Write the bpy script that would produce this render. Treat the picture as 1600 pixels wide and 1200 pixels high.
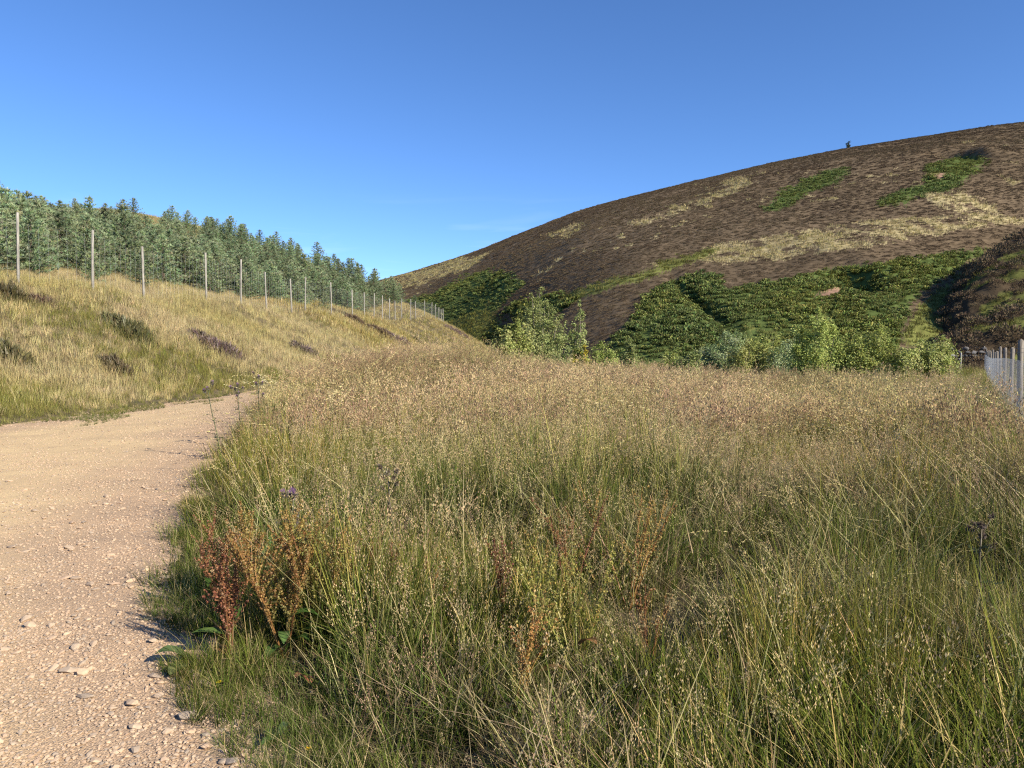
import bpy, math, random
import numpy as np
from mathutils import Vector, Matrix

R = math.radians
scene = bpy.context.scene
for o in list(bpy.data.objects):
    bpy.data.objects.remove(o)
col = scene.collection
random.seed(7)
rng = np.random.default_rng(11)

# ------------------------------------------------------------------ camera
EYE = 1.55
FPX = 1200.0            # focal length in pixels of the 1600-wide photograph
HZN = 545.0             # horizon row
cam_d = bpy.data.cameras.new('camera')
cam = bpy.data.objects.new('camera', cam_d)
col.objects.link(cam)
cam.location = (0, 0, EYE)
cam.rotation_euler = (R(90) - math.atan((600 - HZN) / FPX), 0, 0)
cam_d.sensor_width = 36
cam_d.lens = 36 * FPX / 1600
cam_d.clip_start = 0.05
cam_d.clip_end = 5000
scene.camera = cam

# ------------------------------------------------------------------ sky, sun, exposure
SUN_EL = R(31)
SUN_H = Vector((0.80, -0.60)).normalized()       # towards the sun, on the ground plane
world = bpy.data.worlds.new('World')
scene.world = world
world.use_nodes = True
wn, wl = world.node_tree.nodes, world.node_tree.links
wn.clear()
w_out = wn.new('ShaderNodeOutputWorld')
w_bg = wn.new('ShaderNodeBackground')
w_bg.inputs['Strength'].default_value = 0.122
w_sky = wn.new('ShaderNodeTexSky')
w_sky.sky_type = 'NISHITA'
w_sky.sun_disc = False
w_sky.sun_elevation = SUN_EL
w_sky.sun_rotation = math.atan2(SUN_H.x, SUN_H.y)
w_sky.altitude = 250
w_sky.air_density = 0.7
w_sky.dust_density = 0.2
w_sky.ozone_density = 6.0
# thin cirrus wisps low over the horizon
w_tc = wn.new('ShaderNodeTexCoord')
w_map = wn.new('ShaderNodeMapping')
w_map.inputs['Scale'].default_value = (3.0, 3.0, 26.0)
w_map.inputs['Location'].default_value = (0.3, 0.9, 0.4)
w_noise = wn.new('ShaderNodeTexNoise')
w_noise.inputs['Scale'].default_value = 1.6
w_noise.inputs['Detail'].default_value = 6
w_noise.inputs['Distortion'].default_value = 0.5
w_ramp = wn.new('ShaderNodeValToRGB')
w_ramp.color_ramp.elements[0].position = 0.56
w_ramp.color_ramp.elements[1].position = 0.85
w_ramp.color_ramp.elements[1].color = (0.22, 0.22, 0.22, 1)
w_sep = wn.new('ShaderNodeSeparateXYZ')
w_low = wn.new('ShaderNodeMapRange')
w_low.inputs['From Min'].default_value = 0.10
w_low.inputs['From Max'].default_value = 0.20
w_low.inputs['To Min'].default_value = 1.0
w_low.inputs['To Max'].default_value = 0.0
w_mul = wn.new('ShaderNodeMath'); w_mul.operation = 'MULTIPLY'
w_mix = wn.new('ShaderNodeMix'); w_mix.data_type = 'RGBA'
w_mix.inputs[7].default_value = (7.0, 7.6, 8.2, 1)
wl.new(w_tc.outputs['Generated'], w_map.inputs['Vector'])
wl.new(w_map.outputs['Vector'], w_noise.inputs['Vector'])
wl.new(w_noise.outputs['Fac'], w_ramp.inputs['Fac'])
wl.new(w_tc.outputs['Generated'], w_sep.inputs[0])
wl.new(w_sep.outputs['Z'], w_low.inputs['Value'])
wl.new(w_ramp.outputs['Color'], w_mul.inputs[0])
wl.new(w_low.outputs['Result'], w_mul.inputs[1])
wl.new(w_mul.outputs[0], w_mix.inputs[0])
w_hs = wn.new('ShaderNodeHueSaturation'); w_hs.inputs['Hue'].default_value = 0.503; w_hs.inputs['Saturation'].default_value = 1.07
wl.new(w_sky.outputs['Color'], w_hs.inputs['Color'])
wl.new(w_hs.outputs['Color'], w_mix.inputs[6])
wl.new(w_mix.outputs[2], w_bg.inputs['Color'])
wl.new(w_bg.outputs[0], w_out.inputs['Surface'])

sun_d = bpy.data.lights.new('sun', 'SUN')
sun_d.energy = 5.0
sun_d.angle = R(0.53)
sun_d.color = (1.0, 0.90, 0.74)
sun = bpy.data.objects.new('sun', sun_d)
col.objects.link(sun)
sv = Vector((SUN_H.x * math.cos(SUN_EL), SUN_H.y * math.cos(SUN_EL), math.sin(SUN_EL)))
sun.rotation_euler = sv.to_track_quat('Z', 'Y').to_euler()
sun.location = (20, -10, 30)

vs = scene.view_settings
vs.view_transform = 'Standard'
vs.look = 'None'
vs.exposure = 0.8
vs.gamma = 1.0
vs.use_curve_mapping = False
scene.cycles.use_denoising = False
scene.cycles.filter_width = 1.2
scene.cycles.max_bounces = 4
scene.cycles.diffuse_bounces = 2
scene.cycles.glossy_bounces = 1
scene.cycles.transmission_bounces = 4
scene.cycles.transparent_max_bounces = 4
scene.cycles.caustics_reflective = False
scene.cycles.caustics_refractive = False

# ------------------------------------------------------------------ numeric helpers
def sstep(a, b, x):
    t = np.clip((np.asarray(x, float) - a) / (b - a), 0, 1)
    return t * t * (3 - 2 * t)

def _hash(ix, iy, seed):
    h = (ix.astype(np.int64) * 374761393 + iy.astype(np.int64) * 668265263 + seed * 974634777) & 0x7fffffff
    h = ((h ^ (h >> 13)) * 1274126177) & 0x7fffffff
    h = h ^ (h >> 16)
    return (h & 0xffff) / 65535.0

def vnoise(x, y, seed=0):
    x = np.asarray(x, float); y = np.asarray(y, float)
    x, y = np.broadcast_arrays(x, y)
    ix, iy = np.floor(x), np.floor(y)
    fx, fy = x - ix, y - iy
    fx = fx * fx * (3 - 2 * fx); fy = fy * fy * (3 - 2 * fy)
    a = _hash(ix, iy, seed); b = _hash(ix + 1, iy, seed)
    c = _hash(ix, iy + 1, seed); d = _hash(ix + 1, iy + 1, seed)
    return (a * (1 - fx) + b * fx) * (1 - fy) + (c * (1 - fx) + d * fx) * fy

def fbm(x, y, seed=0, octaves=4):
    v, amp, tot = 0, 1.0, 0
    for i in range(octaves):
        v = v + amp * vnoise(np.asarray(x) * 2 ** i, np.asarray(y) * 2 ** i, seed + i * 17)
        tot += amp; amp *= 0.5
    return v / tot

def worley(x, y, seed=0):
    x = np.asarray(x, float); y = np.asarray(y, float)
    ix, iy = np.floor(x), np.floor(y)
    best = np.full(x.shape, 9.0)
    for a in (-1, 0, 1):
        for b in (-1, 0, 1):
            cx = ix + a + _hash(ix + a, iy + b, seed); cy = iy + b + _hash(ix + a, iy + b, seed + 5)
            best = np.minimum(best, np.hypot(x - cx, y - cy))
    return best

def kx(px):
    return (np.asarray(px, float) - 800) / FPX

# ------------------------------------------------------------------ plan of the place
def path_right(y):
    return np.interp(y, [-8, 0, 1.2, 2.4, 3.2, 4.0, 5.2, 7.3, 10.6, 14, 19.6, 23, 26, 32, 45, 70, 125],
                     [4.5, 1.4, 0.3, -0.78, -1.30, -1.82, -2.42, -3.1, -4.1, -5.0, -6.0, -5.6, -4.6, -2.6, -0.6, 1.5, 6])

def path_left(y):
    return np.interp(y, [-8, 6, 10, 14.9, 18, 21.9, 26, 30, 36, 50, 70, 125],
                     [-8.5, -10.3, -10.4, -10.0, -9.7, -9.1, -8.0, -7.0, -6.0, -4.6, -3.4, 0.5])

def fence_x(y):
    return np.interp(y, [8, 14, 18, 21.5, 25, 27.5, 31, 35, 40, 45, 50, 60, 75, 90, 110, 125, 200],
                     [-33, -25.5, -21, -18, -16, -14.9, -14.6, -14.1, -13.9, -13.5, -12.9, -12.2, -11.8, -11.2, -10.9, -10.6, -9])

def fence_z(y):
    return np.interp(y, [8, 25, 35, 45, 55, 65, 75, 85, 95, 105, 125],
                     [3.9, 3.55, 3.62, 3.75, 3.85, 4.05, 4.3, 4.75, 5.4, 5.7, 5.6])

def H(x, y):
    x = np.asarray(x, float); y = np.asarray(y, float)
    z = 0.95 * np.exp(-((x + 3.0) / 4.0) ** 2 - ((y - 26) / 9.0) ** 2)
    z = z - 0.25 * sstep(8, 40, y) * sstep(-1, 14, x)
    z = z + 0.05 * (fbm(x * 0.35, y * 0.35, 5, 3) - 0.5) * sstep(2, 6, y)
    L, F, Z = path_left(y), fence_x(y), fence_z(y)
    t = (L - x) / np.maximum(L - F, 1.0)
    tc = np.clip(t, 0, 1)
    g = 0.25 * tc + 0.75 * tc ** 1.15
    slope = 0.24 + 0.22 * sstep(45, 110, y)
    cap = 11 + 13 * sstep(60, 140, y) * (1 - sstep(50, 75, -x))
    up = np.maximum(F - x, 0)
    hill = slope * up
    hill = cap * np.tanh(hill / cap)
    bank = Z * g + hill
    bank = bank + np.where(t > 0, sstep(0, .3, t) * (0.55 * (fbm(x * .22, y * .22, 31, 3) - .5) + .22 * (fbm(x * .8, y * .8, 32, 2) - .5)), 0)
    drop = 122 + 1.25 * np.maximum(-12 - x, 0)
    fall = 1 - sstep(0, 75, y - drop)
    z = z + bank * fall
    return z

def ground_at(px, py, ymax=180.0):
    """where the sight line through a photograph pixel meets the terrain"""
    k, e = (px - 800) / FPX, (HZN - py) / FPX
    ys = np.arange(2.0, ymax, 0.05)
    d = EYE + e * ys - H(k * ys, ys)
    i = np.argmax(d < 0)
    y = ys[i] if d[i] < 0 else ymax
    return float(k * y), float(y), float(H(k * y, y))

# ------------------------------------------------------------------ object helpers
def tag(o, label=None, cat=None, group=None, kind=None):
    if label: o['label'] = label
    if cat: o['category'] = cat
    if group: o['group'] = group
    if kind: o['kind'] = kind
    return o

def empty(name, loc, rz=0.0):
    o = bpy.data.objects.new(name, None)
    o.empty_display_size = 0.2
    o.location = loc
    o.rotation_euler = (0, 0, rz)
    col.objects.link(o)
    return o

def mesh_obj(name, me, parent=None, link=True):
    o = bpy.data.objects.new(name, me)
    if link: col.objects.link(o)
    if parent: o.parent = parent
    return o

def copy_tree(o, parent=None):
    c = o.copy()
    col.objects.link(c)
    c.parent = parent
    for ch in o.children:
        copy_tree(ch, c)
    return c

class MB:
    """collects coloured faces"""
    def __init__(s):
        s.v, s.f, s.c = [], [], []
    def face(s, pts, cols):
        n = len(s.v)
        s.v.extend([tuple(p) for p in pts])
        if len(cols) == 3 and not hasattr(cols[0], '__len__'):
            cols = [cols] * len(pts)
        s.c.extend(cols)
        s.f.append(tuple(range(n, n + len(pts))))
    def strip(s, pts, widths, side, c0, c1):
        n = len(s.v); m = len(pts)
        for i, (p, w) in enumerate(zip(pts, widths)):
            t = i / (m - 1)
            c = tuple(a + (b - a) * t for a, b in zip(c0, c1))
            if i == m - 1 and w < 1e-4:
                s.v.append(tuple(p)); s.c.append(c)
            else:
                s.v.append(tuple(p - side * w)); s.v.append(tuple(p + side * w)); s.c += [c, c]
        for i in range(m - 1):
            a = n + 2 * i
            if i == m - 2 and widths[-1] < 1e-4:
                s.f.append((a, a + 1, a + 2))
            else:
                s.f.append((a, a + 1, a + 3, a + 2))
    def tube(s, pts, rad, c0, c1=None, sides=5):
        c1 = c1 or c0
        n = len(s.v); m = len(pts)
        for i, p in enumerate(pts):
            d = (pts[min(i + 1, m - 1)] - pts[max(i - 1, 0)])
            d = d.normalized() if d.length > 1e-9 else Vector((0, 0, 1))
            a = d.orthogonal().normalized() if abs(d.z) < .95 else Vector((1, 0, 0))
            a = (a - d * a.dot(d)).normalized()
            b = d.cross(a)
            t = i / max(m - 1, 1)
            c = tuple(p0 + (q - p0) * t for p0, q in zip(c0, c1))
            for j in range(sides):
                w = 2 * math.pi * j / sides
                s.v.append(tuple(p + (a * math.cos(w) + b * math.sin(w)) * rad[i])); s.c.append(c)
        for i in range(m - 1):
            for j in range(sides):
                k = (j + 1) % sides
                s.f.append((n + i * sides + j, n + i * sides + k, n + (i + 1) * sides + k, n + (i + 1) * sides + j))
        s.f.append(tuple(n + (m - 1) * sides + j for j in range(sides)))
        s.f.append(tuple(n + j for j in reversed(range(sides))))
    def mesh(s, name, mat, smooth=False):
        me = bpy.data.meshes.new(name)
        me.from_pydata(s.v, [], s.f)
        at = me.color_attributes.new('Col', 'FLOAT_COLOR', 'POINT')
        arr = np.ones((len(s.v), 4), np.float32)
        arr[:, :3] = np.array(s.c, np.float32).reshape(-1, 3)
        at.data.foreach_set('color', arr.ravel())
        me.materials.append(mat)
        if smooth:
            me.polygons.foreach_set('use_smooth', [True] * len(me.polygons))
        return me

def grid_mesh(name, X, Y, Z, mat, attrs=None, smooth=True):
    """a sheet over an n x m grid of points, with float attributes per point"""
    n, m = X.shape
    co = np.stack([X, Y, Z], -1).reshape(-1, 3).astype(np.float32)
    idx = np.arange(n * m).reshape(n, m)
    q = np.stack([idx[:-1, :-1], idx[:-1, 1:], idx[1:, 1:], idx[1:, :-1]], -1).reshape(-1, 4).astype(np.int32)
    me = bpy.data.meshes.new(name)
    me.vertices.add(len(co)); me.vertices.foreach_set('co', co.ravel())
    me.loops.add(q.size); me.loops.foreach_set('vertex_index', q.ravel())
    me.polygons.add(len(q))
    me.polygons.foreach_set('loop_start', np.arange(0, q.size, 4, dtype=np.int32))
    me.update(calc_edges=True)
    me.polygons.foreach_set('use_smooth', np.full(len(q), smooth))
    for k, a in (attrs or {}).items():
        if a.ndim == 3:
            at = me.color_attributes.new(k, 'FLOAT_COLOR', 'POINT')
            full = np.ones((n * m, 4), np.float32); full[:, :3] = a.reshape(-1, 3)
            at.data.foreach_set('color', full.ravel())
        else:
            at = me.attributes.new(k, 'FLOAT', 'POINT')
            at.data.foreach_set('value', a.astype(np.float32).ravel())
    me.materials.append(mat)
    return me

# ------------------------------------------------------------------ materials
def new_mat(name):
    m = bpy.data.materials.new(name)
    m.use_nodes = True
    m.node_tree.nodes.clear()
    return m, m.node_tree.nodes, m.node_tree.links

def leaf_mat(name, translucent=0.3, var=0.35, patch=0.0, patch_scale=0.3, patch_tint=(1, 1, 1), gloss=0.0, hue=0.02):
    """colour from the mesh, varied from plant to plant and in patches over the land"""
    m, n, l = new_mat(name)
    out = n.new('ShaderNodeOutputMaterial')
    at = n.new('ShaderNodeAttribute'); at.attribute_name = 'Col'
    oi = n.new('ShaderNodeObjectInfo')
    hsv = n.new('ShaderNodeHueSaturation')
    mr = n.new('ShaderNodeMapRange')
    mr.inputs['To Min'].default_value = 1 - var; mr.inputs['To Max'].default_value = 1 + var
    l.new(oi.outputs['Random'], mr.inputs['Value']); l.new(mr.outputs[0], hsv.inputs['Value'])
    mh = n.new('ShaderNodeMath'); mh.operation = 'MULTIPLY_ADD'
    mh2 = n.new('ShaderNodeMath'); mh2.operation = 'FRACT'
    mh3 = n.new('ShaderNodeMath'); mh3.operation = 'MULTIPLY'; mh3.inputs[1].default_value = 7.13
    l.new(oi.outputs['Random'], mh3.inputs[0]); l.new(mh3.outputs[0], mh2.inputs[0])
    mh.inputs[1].default_value = hue * 2; mh.inputs[2].default_value = 0.5 - hue
    l.new(mh2.outputs[0], mh.inputs[0]); l.new(mh.outputs[0], hsv.inputs['Hue'])
    l.new(at.outputs['Color'], hsv.inputs['Color'])
    c = hsv.outputs['Color']
    if patch:
        g = n.new('ShaderNodeNewGeometry')
        nz = n.new('ShaderNodeTexNoise'); nz.inputs['Scale'].default_value = patch_scale; nz.inputs['Detail'].default_value = 3
        l.new(g.outputs['Position'], nz.inputs['Vector'])
        rp = n.new('ShaderNodeMapRange'); rp.inputs['From Min'].default_value = .42; rp.inputs['From Max'].default_value = .62
        rp.inputs['To Max'].default_value = patch
        l.new(nz.outputs['Fac'], rp.inputs['Value'])
        mx = n.new('ShaderNodeMix'); mx.data_type = 'RGBA'; mx.blend_type = 'MULTIPLY'
        mx.inputs[7].default_value = (*patch_tint, 1)
        l.new(rp.outputs[0], mx.inputs[0]); l.new(c, mx.inputs[6])
        c = mx.outputs[2]
    d = n.new('ShaderNodeBsdfDiffuse'); t = n.new('ShaderNodeBsdfTranslucent')
    ms = n.new('ShaderNodeMixShader'); ms.inputs[0].default_value = translucent
    l.new(c, d.inputs['Color']); l.new(c, t.inputs['Color'])
    l.new(d.outputs[0], ms.inputs[1]); l.new(t.outputs[0], ms.inputs[2])
    sh = ms.outputs[0]
    if gloss:
        gl = n.new('ShaderNodeBsdfGlossy'); gl.inputs['Roughness'].default_value = 0.45
        gl.inputs['Color'].default_value = (.9, .9, .9, 1)
        m2 = n.new('ShaderNodeMixShader'); m2.inputs[0].default_value = gloss
        l.new(sh, m2.inputs[1]); l.new(gl.outputs[0], m2.inputs[2])
        sh = m2.outputs[0]
    l.new(sh, out.inputs['Surface'])
    return m

def noise_mix(n, l, scale, c0, c1, lo=.4, hi=.6, detail=5, vec=None):
    nz = n.new('ShaderNodeTexNoise'); nz.inputs['Scale'].default_value = scale; nz.inputs['Detail'].default_value = detail
    if vec is not None: l.new(vec, nz.inputs['Vector'])
    mr = n.new('ShaderNodeMapRange'); mr.inputs['From Min'].default_value = lo; mr.inputs['From Max'].default_value = hi
    l.new(nz.outputs['Fac'], mr.inputs['Value'])
    mx = n.new('ShaderNodeMix'); mx.data_type = 'RGBA'
    for sock, c in ((6, c0), (7, c1)):
        if isinstance(c, tuple): mx.inputs[sock].default_value = (*c, 1)
        else: l.new(c, mx.inputs[sock])
    l.new(mr.outputs[0], mx.inputs[0])
    return mx.outputs[2], nz.outputs['Fac']

def ground_mat(name, c0, c1, c2, scale, bump=.4, rough=.95, bscale=None):
    m, n, l = new_mat(name)
    out = n.new('ShaderNodeOutputMaterial'); b = n.new('ShaderNodeBsdfPrincipled')
    g = n.new('ShaderNodeNewGeometry')
    a, _ = noise_mix(n, l, scale, c0, c1, vec=g.outputs['Position'])
    a, f = noise_mix(n, l, scale * 9, a, c2, .45, .75, vec=g.outputs['Position'])
    l.new(a, b.inputs['Base Color'])
    b.inputs['Roughness'].default_value = rough
    b.inputs['Specular IOR Level'].default_value = .15
    nb = n.new('ShaderNodeTexNoise'); nb.inputs['Scale'].default_value = bscale or scale * 30; nb.inputs['Detail'].default_value = 6
    l.new(g.outputs['Position'], nb.inputs['Vector'])
    bp = n.new('ShaderNodeBump'); bp.inputs['Strength'].default_value = bump; bp.inputs['Distance'].default_value = .05
    l.new(nb.outputs['Fac'], bp.inputs['Height']); l.new(bp.outputs[0], b.inputs['Normal'])
    l.new(b.outputs[0], out.inputs['Surface'])
    return m

M = {}
M['turf'] = ground_mat('turf', (.10, .08, .045), (.17, .13, .075), (.06, .065, .025), .5, .8, bscale=18)
M['grass_green'] = leaf_mat('grass_green', .25, .42, .75, .35, (1.3, 1.08, .8), gloss=.0, hue=.015)
M['grass_dry'] = leaf_mat('grass_dry', .3, .26, .85, .22, (.8, .9, .7), gloss=.0, hue=.012)
M['bank_grass'] = leaf_mat('bank_grass', .3, .25, .8, .28, (.88, .92, .68), hue=.012)
M['forb'] = leaf_mat('forb', .25, .2, gloss=.02)
M['leaf'] = leaf_mat('leaf', .35, .12, gloss=.006, hue=.008)
M['needle'] = leaf_mat('needle', .2, .32, gloss=.01, hue=.018)
M['bracken'] = leaf_mat('bracken', .25, .3, .5, .05, (1.5, 1.2, .8), hue=.015)
M['heather'] = leaf_mat('heather', .1, .1, .7, .022, (.72, .68, .76), hue=.012)

def wood_mat(name, c0, c1, scale=14):
    m, n, l = new_mat(name)
    out = n.new('ShaderNodeOutputMaterial'); b = n.new('ShaderNodeBsdfPrincipled')
    tc = n.new('ShaderNodeTexCoord'); mp = n.new('ShaderNodeMapping'); mp.inputs['Scale'].default_value = (1, 1, .08)
    l.new(tc.outputs['Object'], mp.inputs['Vector'])
    a, f = noise_mix(n, l, scale * 3, c0, c1, .35, .65, vec=mp.outputs[0])
    l.new(a, b.inputs['Base Color']); b.inputs['Roughness'].default_value = .85
    bp = n.new('ShaderNodeBump'); bp.inputs['Strength'].default_value = .5; bp.inputs['Distance'].default_value = .01
    l.new(f, bp.inputs['Height']); l.new(bp.outputs[0], b.inputs['Normal'])
    l.new(b.outputs[0], out.inputs['Surface'])
    return m
M['post'] = wood_mat('weathered_post', (.36, .34, .29), (.18, .165, .14))
M['bark'] = wood_mat('bark', (.12, .09, .06), (.06, .045, .03))
M['birch_bark'] = wood_mat('birch_bark', (.22, .19, .15), (.10, .08, .06))
m, n, l = new_mat('galvanised_wire')
o_ = n.new('ShaderNodeOutputMaterial'); b_ = n.new('ShaderNodeBsdfPrincipled')
b_.inputs['Base Color'].default_value = (.30, .31, .33, 1); b_.inputs['Metallic'].default_value = .3; b_.inputs['Roughness'].default_value = .5
l.new(b_.outputs[0], o_.inputs['Surface']); M['wire'] = m

# stone / gravel
def stone_mat(name, a, b2, c):
    m, n, l = new_mat(name)
    out = n.new('ShaderNodeOutputMaterial'); b = n.new('ShaderNodeBsdfPrincipled')
    oi = n.new('ShaderNodeObjectInfo')
    rp = n.new('ShaderNodeValToRGB')
    rp.color_ramp.elements[0].color = (*a, 1); rp.color_ramp.elements[1].color = (*c, 1)
    e = rp.color_ramp.elements.new(.5); e.color = (*b2, 1)
    l.new(oi.outputs['Random'], rp.inputs['Fac'])
    tc = n.new('ShaderNodeTexCoord')
    nz = n.new('ShaderNodeTexNoise'); nz.inputs['Scale'].default_value = 3.0; nz.inputs['Detail'].default_value = 5
    l.new(tc.outputs['Object'], nz.inputs['Vector'])
    hs = n.new('ShaderNodeHueSaturation'); mr = n.new('ShaderNodeMapRange')
    mr.inputs['To Min'].default_value = .7; mr.inputs['To Max'].default_value = 1.3
    l.new(nz.outputs['Fac'], mr.inputs['Value']); l.new(mr.outputs[0], hs.inputs['Value']); l.new(rp.outputs[0], hs.inputs['Color'])
    l.new(hs.outputs[0], b.inputs['Base Color']); b.inputs['Roughness'].default_value = .9
    b.inputs['Specular IOR Level'].default_value = .2
    l.new(b.outputs[0], out.inputs['Surface'])
    return m
M['gravel'] = stone_mat('gravel', (.40, .285, .195), (.48, .355, .24), (.28, .23, .18))
M['wallstone'] = stone_mat('wallstone', (.05, .048, .046), (.09, .085, .08), (.22, .21, .20))

# path surface: trodden sandy middle, pinker stony margins
m, n, l = new_mat('path_sand')
out = n.new('ShaderNodeOutputMaterial'); b = n.new('ShaderNodeBsdfPrincipled')
g = n.new('ShaderNodeNewGeometry')
at = n.new('ShaderNodeAttribute'); at.attribute_name = 'margin'
c1, _ = noise_mix(n, l, 1.1, (.61, .455, .25), (.53, .39, .22), .35, .65, vec=g.outputs['Position'])
c2, _ = noise_mix(n, l, 2.0, (.48, .335, .21), (.38, .27, .175), .35, .65, vec=g.outputs['Position'])
mx = n.new('ShaderNodeMix'); mx.data_type = 'RGBA'
l.new(at.outputs['Fac'], mx.inputs[0]); l.new(c1, mx.inputs[6]); l.new(c2, mx.inputs[7])
c3, f3 = noise_mix(n, l, 45, mx.outputs[2], (.26, .19, .14), .55, .8, 8, vec=g.outputs['Position'])
l.new(c3, b.inputs['Base Color']); b.inputs['Roughness'].default_value = .95; b.inputs['Specular IOR Level'].default_value = .1
vo = n.new('ShaderNodeTexVoronoi'); vo.inputs['Scale'].default_value = 85
l.new(g.outputs['Position'], vo.inputs['Vector'])
nb = n.new('ShaderNodeTexNoise'); nb.inputs['Scale'].default_value = 30; nb.inputs['Detail'].default_value = 8
l.new(g.outputs['Position'], nb.inputs['Vector'])
ad = n.new('ShaderNodeMath'); ad.operation = 'SUBTRACT'
l.new(nb.outputs['Fac'], ad.inputs[0]); l.new(vo.outputs['Distance'], ad.inputs[1])
bp = n.new('ShaderNodeBump'); bp.inputs['Strength'].default_value = .6; bp.inputs['Distance'].default_value = .008
l.new(ad.outputs[0], bp.inputs['Height']); l.new(bp.outputs[0], b.inputs['Normal'])
l.new(b.outputs[0], out.inputs['Surface']); M['path'] = m

# hill: vegetation colour per point plus fine variation
m, n, l = new_mat('hill_vegetation')
out = n.new('ShaderNodeOutputMaterial'); b = n.new('ShaderNodeBsdfDiffuse')
at = n.new('ShaderNodeAttribute'); at.attribute_name = 'Col'
g = n.new('ShaderNodeNewGeometry')
nz = n.new('ShaderNodeTexNoise'); nz.inputs['Scale'].default_value = .9; nz.inputs['Detail'].default_value = 6
l.new(g.outputs['Position'], nz.inputs['Vector'])
hs = n.new('ShaderNodeHueSaturation'); mr = n.new('ShaderNodeMapRange')
mr.inputs['From Min'].default_value = .3; mr.inputs['From Max'].default_value = .7
mr.inputs['To Min'].default_value = .65; mr.inputs['To Max'].default_value = 1.3
l.new(nz.outputs['Fac'], mr.inputs['Value']); l.new(mr.outputs[0], hs.inputs['Value']); l.new(at.outputs['Color'], hs.inputs['Color'])
l.new(hs.outputs[0], b.inputs['Color'])
nb = n.new('ShaderNodeTexNoise'); nb.inputs['Scale'].default_value = 1.4; nb.inputs['Detail'].default_value = 8
l.new(g.outputs['Position'], nb.inputs['Vector'])
bp = n.new('ShaderNodeBump'); bp.inputs['Strength'].default_value = .4; bp.inputs['Distance'].default_value = .3
l.new(nb.outputs['Fac'], bp.inputs['Height']); l.new(bp.outputs[0], b.inputs['Normal'])
l.new(b.outputs[0], out.inputs['Surface']); M['hill'] = m

# ------------------------------------------------------------------ ground sheet
gx = np.concatenate([np.linspace(-900, -90, 20)[:-1], np.linspace(-90, -30, 61)[:-1], np.linspace(-30, 14, 221)[:-1], np.linspace(14, 60, 60)[:-1], np.linspace(60, 900, 20)])
gy = np.concatenate([np.linspace(-900, -12, 20)[:-1], np.linspace(-12, 60, 289)[:-1], np.linspace(60, 260, 201)[:-1], np.linspace(260, 1500, 30)])
GX, GY = np.meshgrid(gx, gy)
GZ = H(GX, GY)
GZ = GZ - 0.02 * ((GX > path_left(GY) + .1) & (GX < path_right(GY) - .1))
GZ = GZ - 6 * sstep(130, 300, np.hypot(GX, GY)) * (GX > -30)
ground = mesh_obj('ground', grid_mesh('ground', GX, GY, GZ, M['turf']))
tag(ground, 'earth and turf under the meadow and the grassy bank', 'ground', kind='structure')

# path strip, 15 mm proud of the ground, edges ragged
py_ = np.concatenate([np.linspace(-10, 2, 40)[:-1], np.linspace(2, 12, 260)[:-1], np.linspace(12, 60, 300)])
u = np.linspace(0, 1, 90)
PY, U = np.meshgrid(py_, u, indexing='ij')
pl = path_left(PY) + .35 * (fbm(PY * .6, 0 * PY, 3, 3) - .5) - .2
pr = path_right(PY) + .45 * (fbm(PY * .9, 0 * PY + 9, 4, 3) - .5) + .3 * (fbm(PY * 5, 0 * PY + 3, 6, 2) - .5) + .3 + .28 * (1 - sstep(3.6, 5.5, PY))
PX = pl + (pr - pl) * U
PZ = H(PX, PY) + .012 + .03 * (fbm(PX * 1.2, PY * 1.2, 41, 3) - .5) + .012 * (fbm(PX * 6, PY * 6, 42, 2) - .5)
PZ = PZ - .05 * sstep(.46, .5, np.abs(U - .5))
dR = path_right(PY) - PX
dL = PX - path_left(PY)
margin = np.clip(np.maximum(1 - sstep(.3, 2.0, dR + .9 * (fbm(PX, PY, 8, 3) - .5)), .8 * (1 - sstep(.2, 1.4, dL))), 0, 1)
path = mesh_obj('path', grid_mesh('path', PX, PY, PZ, M['path'], {'margin': margin}))
tag(path, 'broad sandy gravel track curving under the grassy bank', 'path', kind='structure')

def path_z(x, y):
    return H(x, y) + .012 + .03 * (fbm(x * 1.2, y * 1.2, 41, 3) - .5) + .012 * (fbm(x * 6, y * 6, 42, 2) - .5)

# ------------------------------------------------------------------ the far hill and its spur
HP = [200, 400, 560, 600, 650, 700, 750, 800, 850, 900, 950, 1000, 1100, 1200, 1320, 1450, 1600, 1800, 2100, 2500, 3200]
HE = [.02, .05, .08, .0905, .101, .1135, .127, .1445, .1605, .177, .188, .199, .219, .2385, .2575, .274, .2918, .305, .31, .30, .29]
def smooth_interp(k, xs, ys, w=.05):
    return sum(c * np.interp(k + o * w, xs, ys) for o, c in ((-1.5, .1), (-1, .15), (-.5, .16), (0, .18), (.5, .16), (1, .15), (1.5, .1)))
def h_sky(k): return smooth_interp(k, kx(HP), HE, .015)
def h_far(k): return smooth_interp(k, kx([200, 600, 700, 800, 1000, 1300, 1600, 2500]), [520, 430, 350, 300, 262, 262, 285, 330])
def h_near(k): return smooth_interp(k, kx([200, 600, 700, 800, 900, 1000, 1380, 1450, 1520, 1600, 2500]), [190, 165, 128, 88, 70, 62, 61, 61, 66, 70, 100])
def h_z0(k): return smooth_interp(k, kx([200, 600, 800, 1000, 3000]), [2, 1, -1.2, -1.0, -.6])

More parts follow.
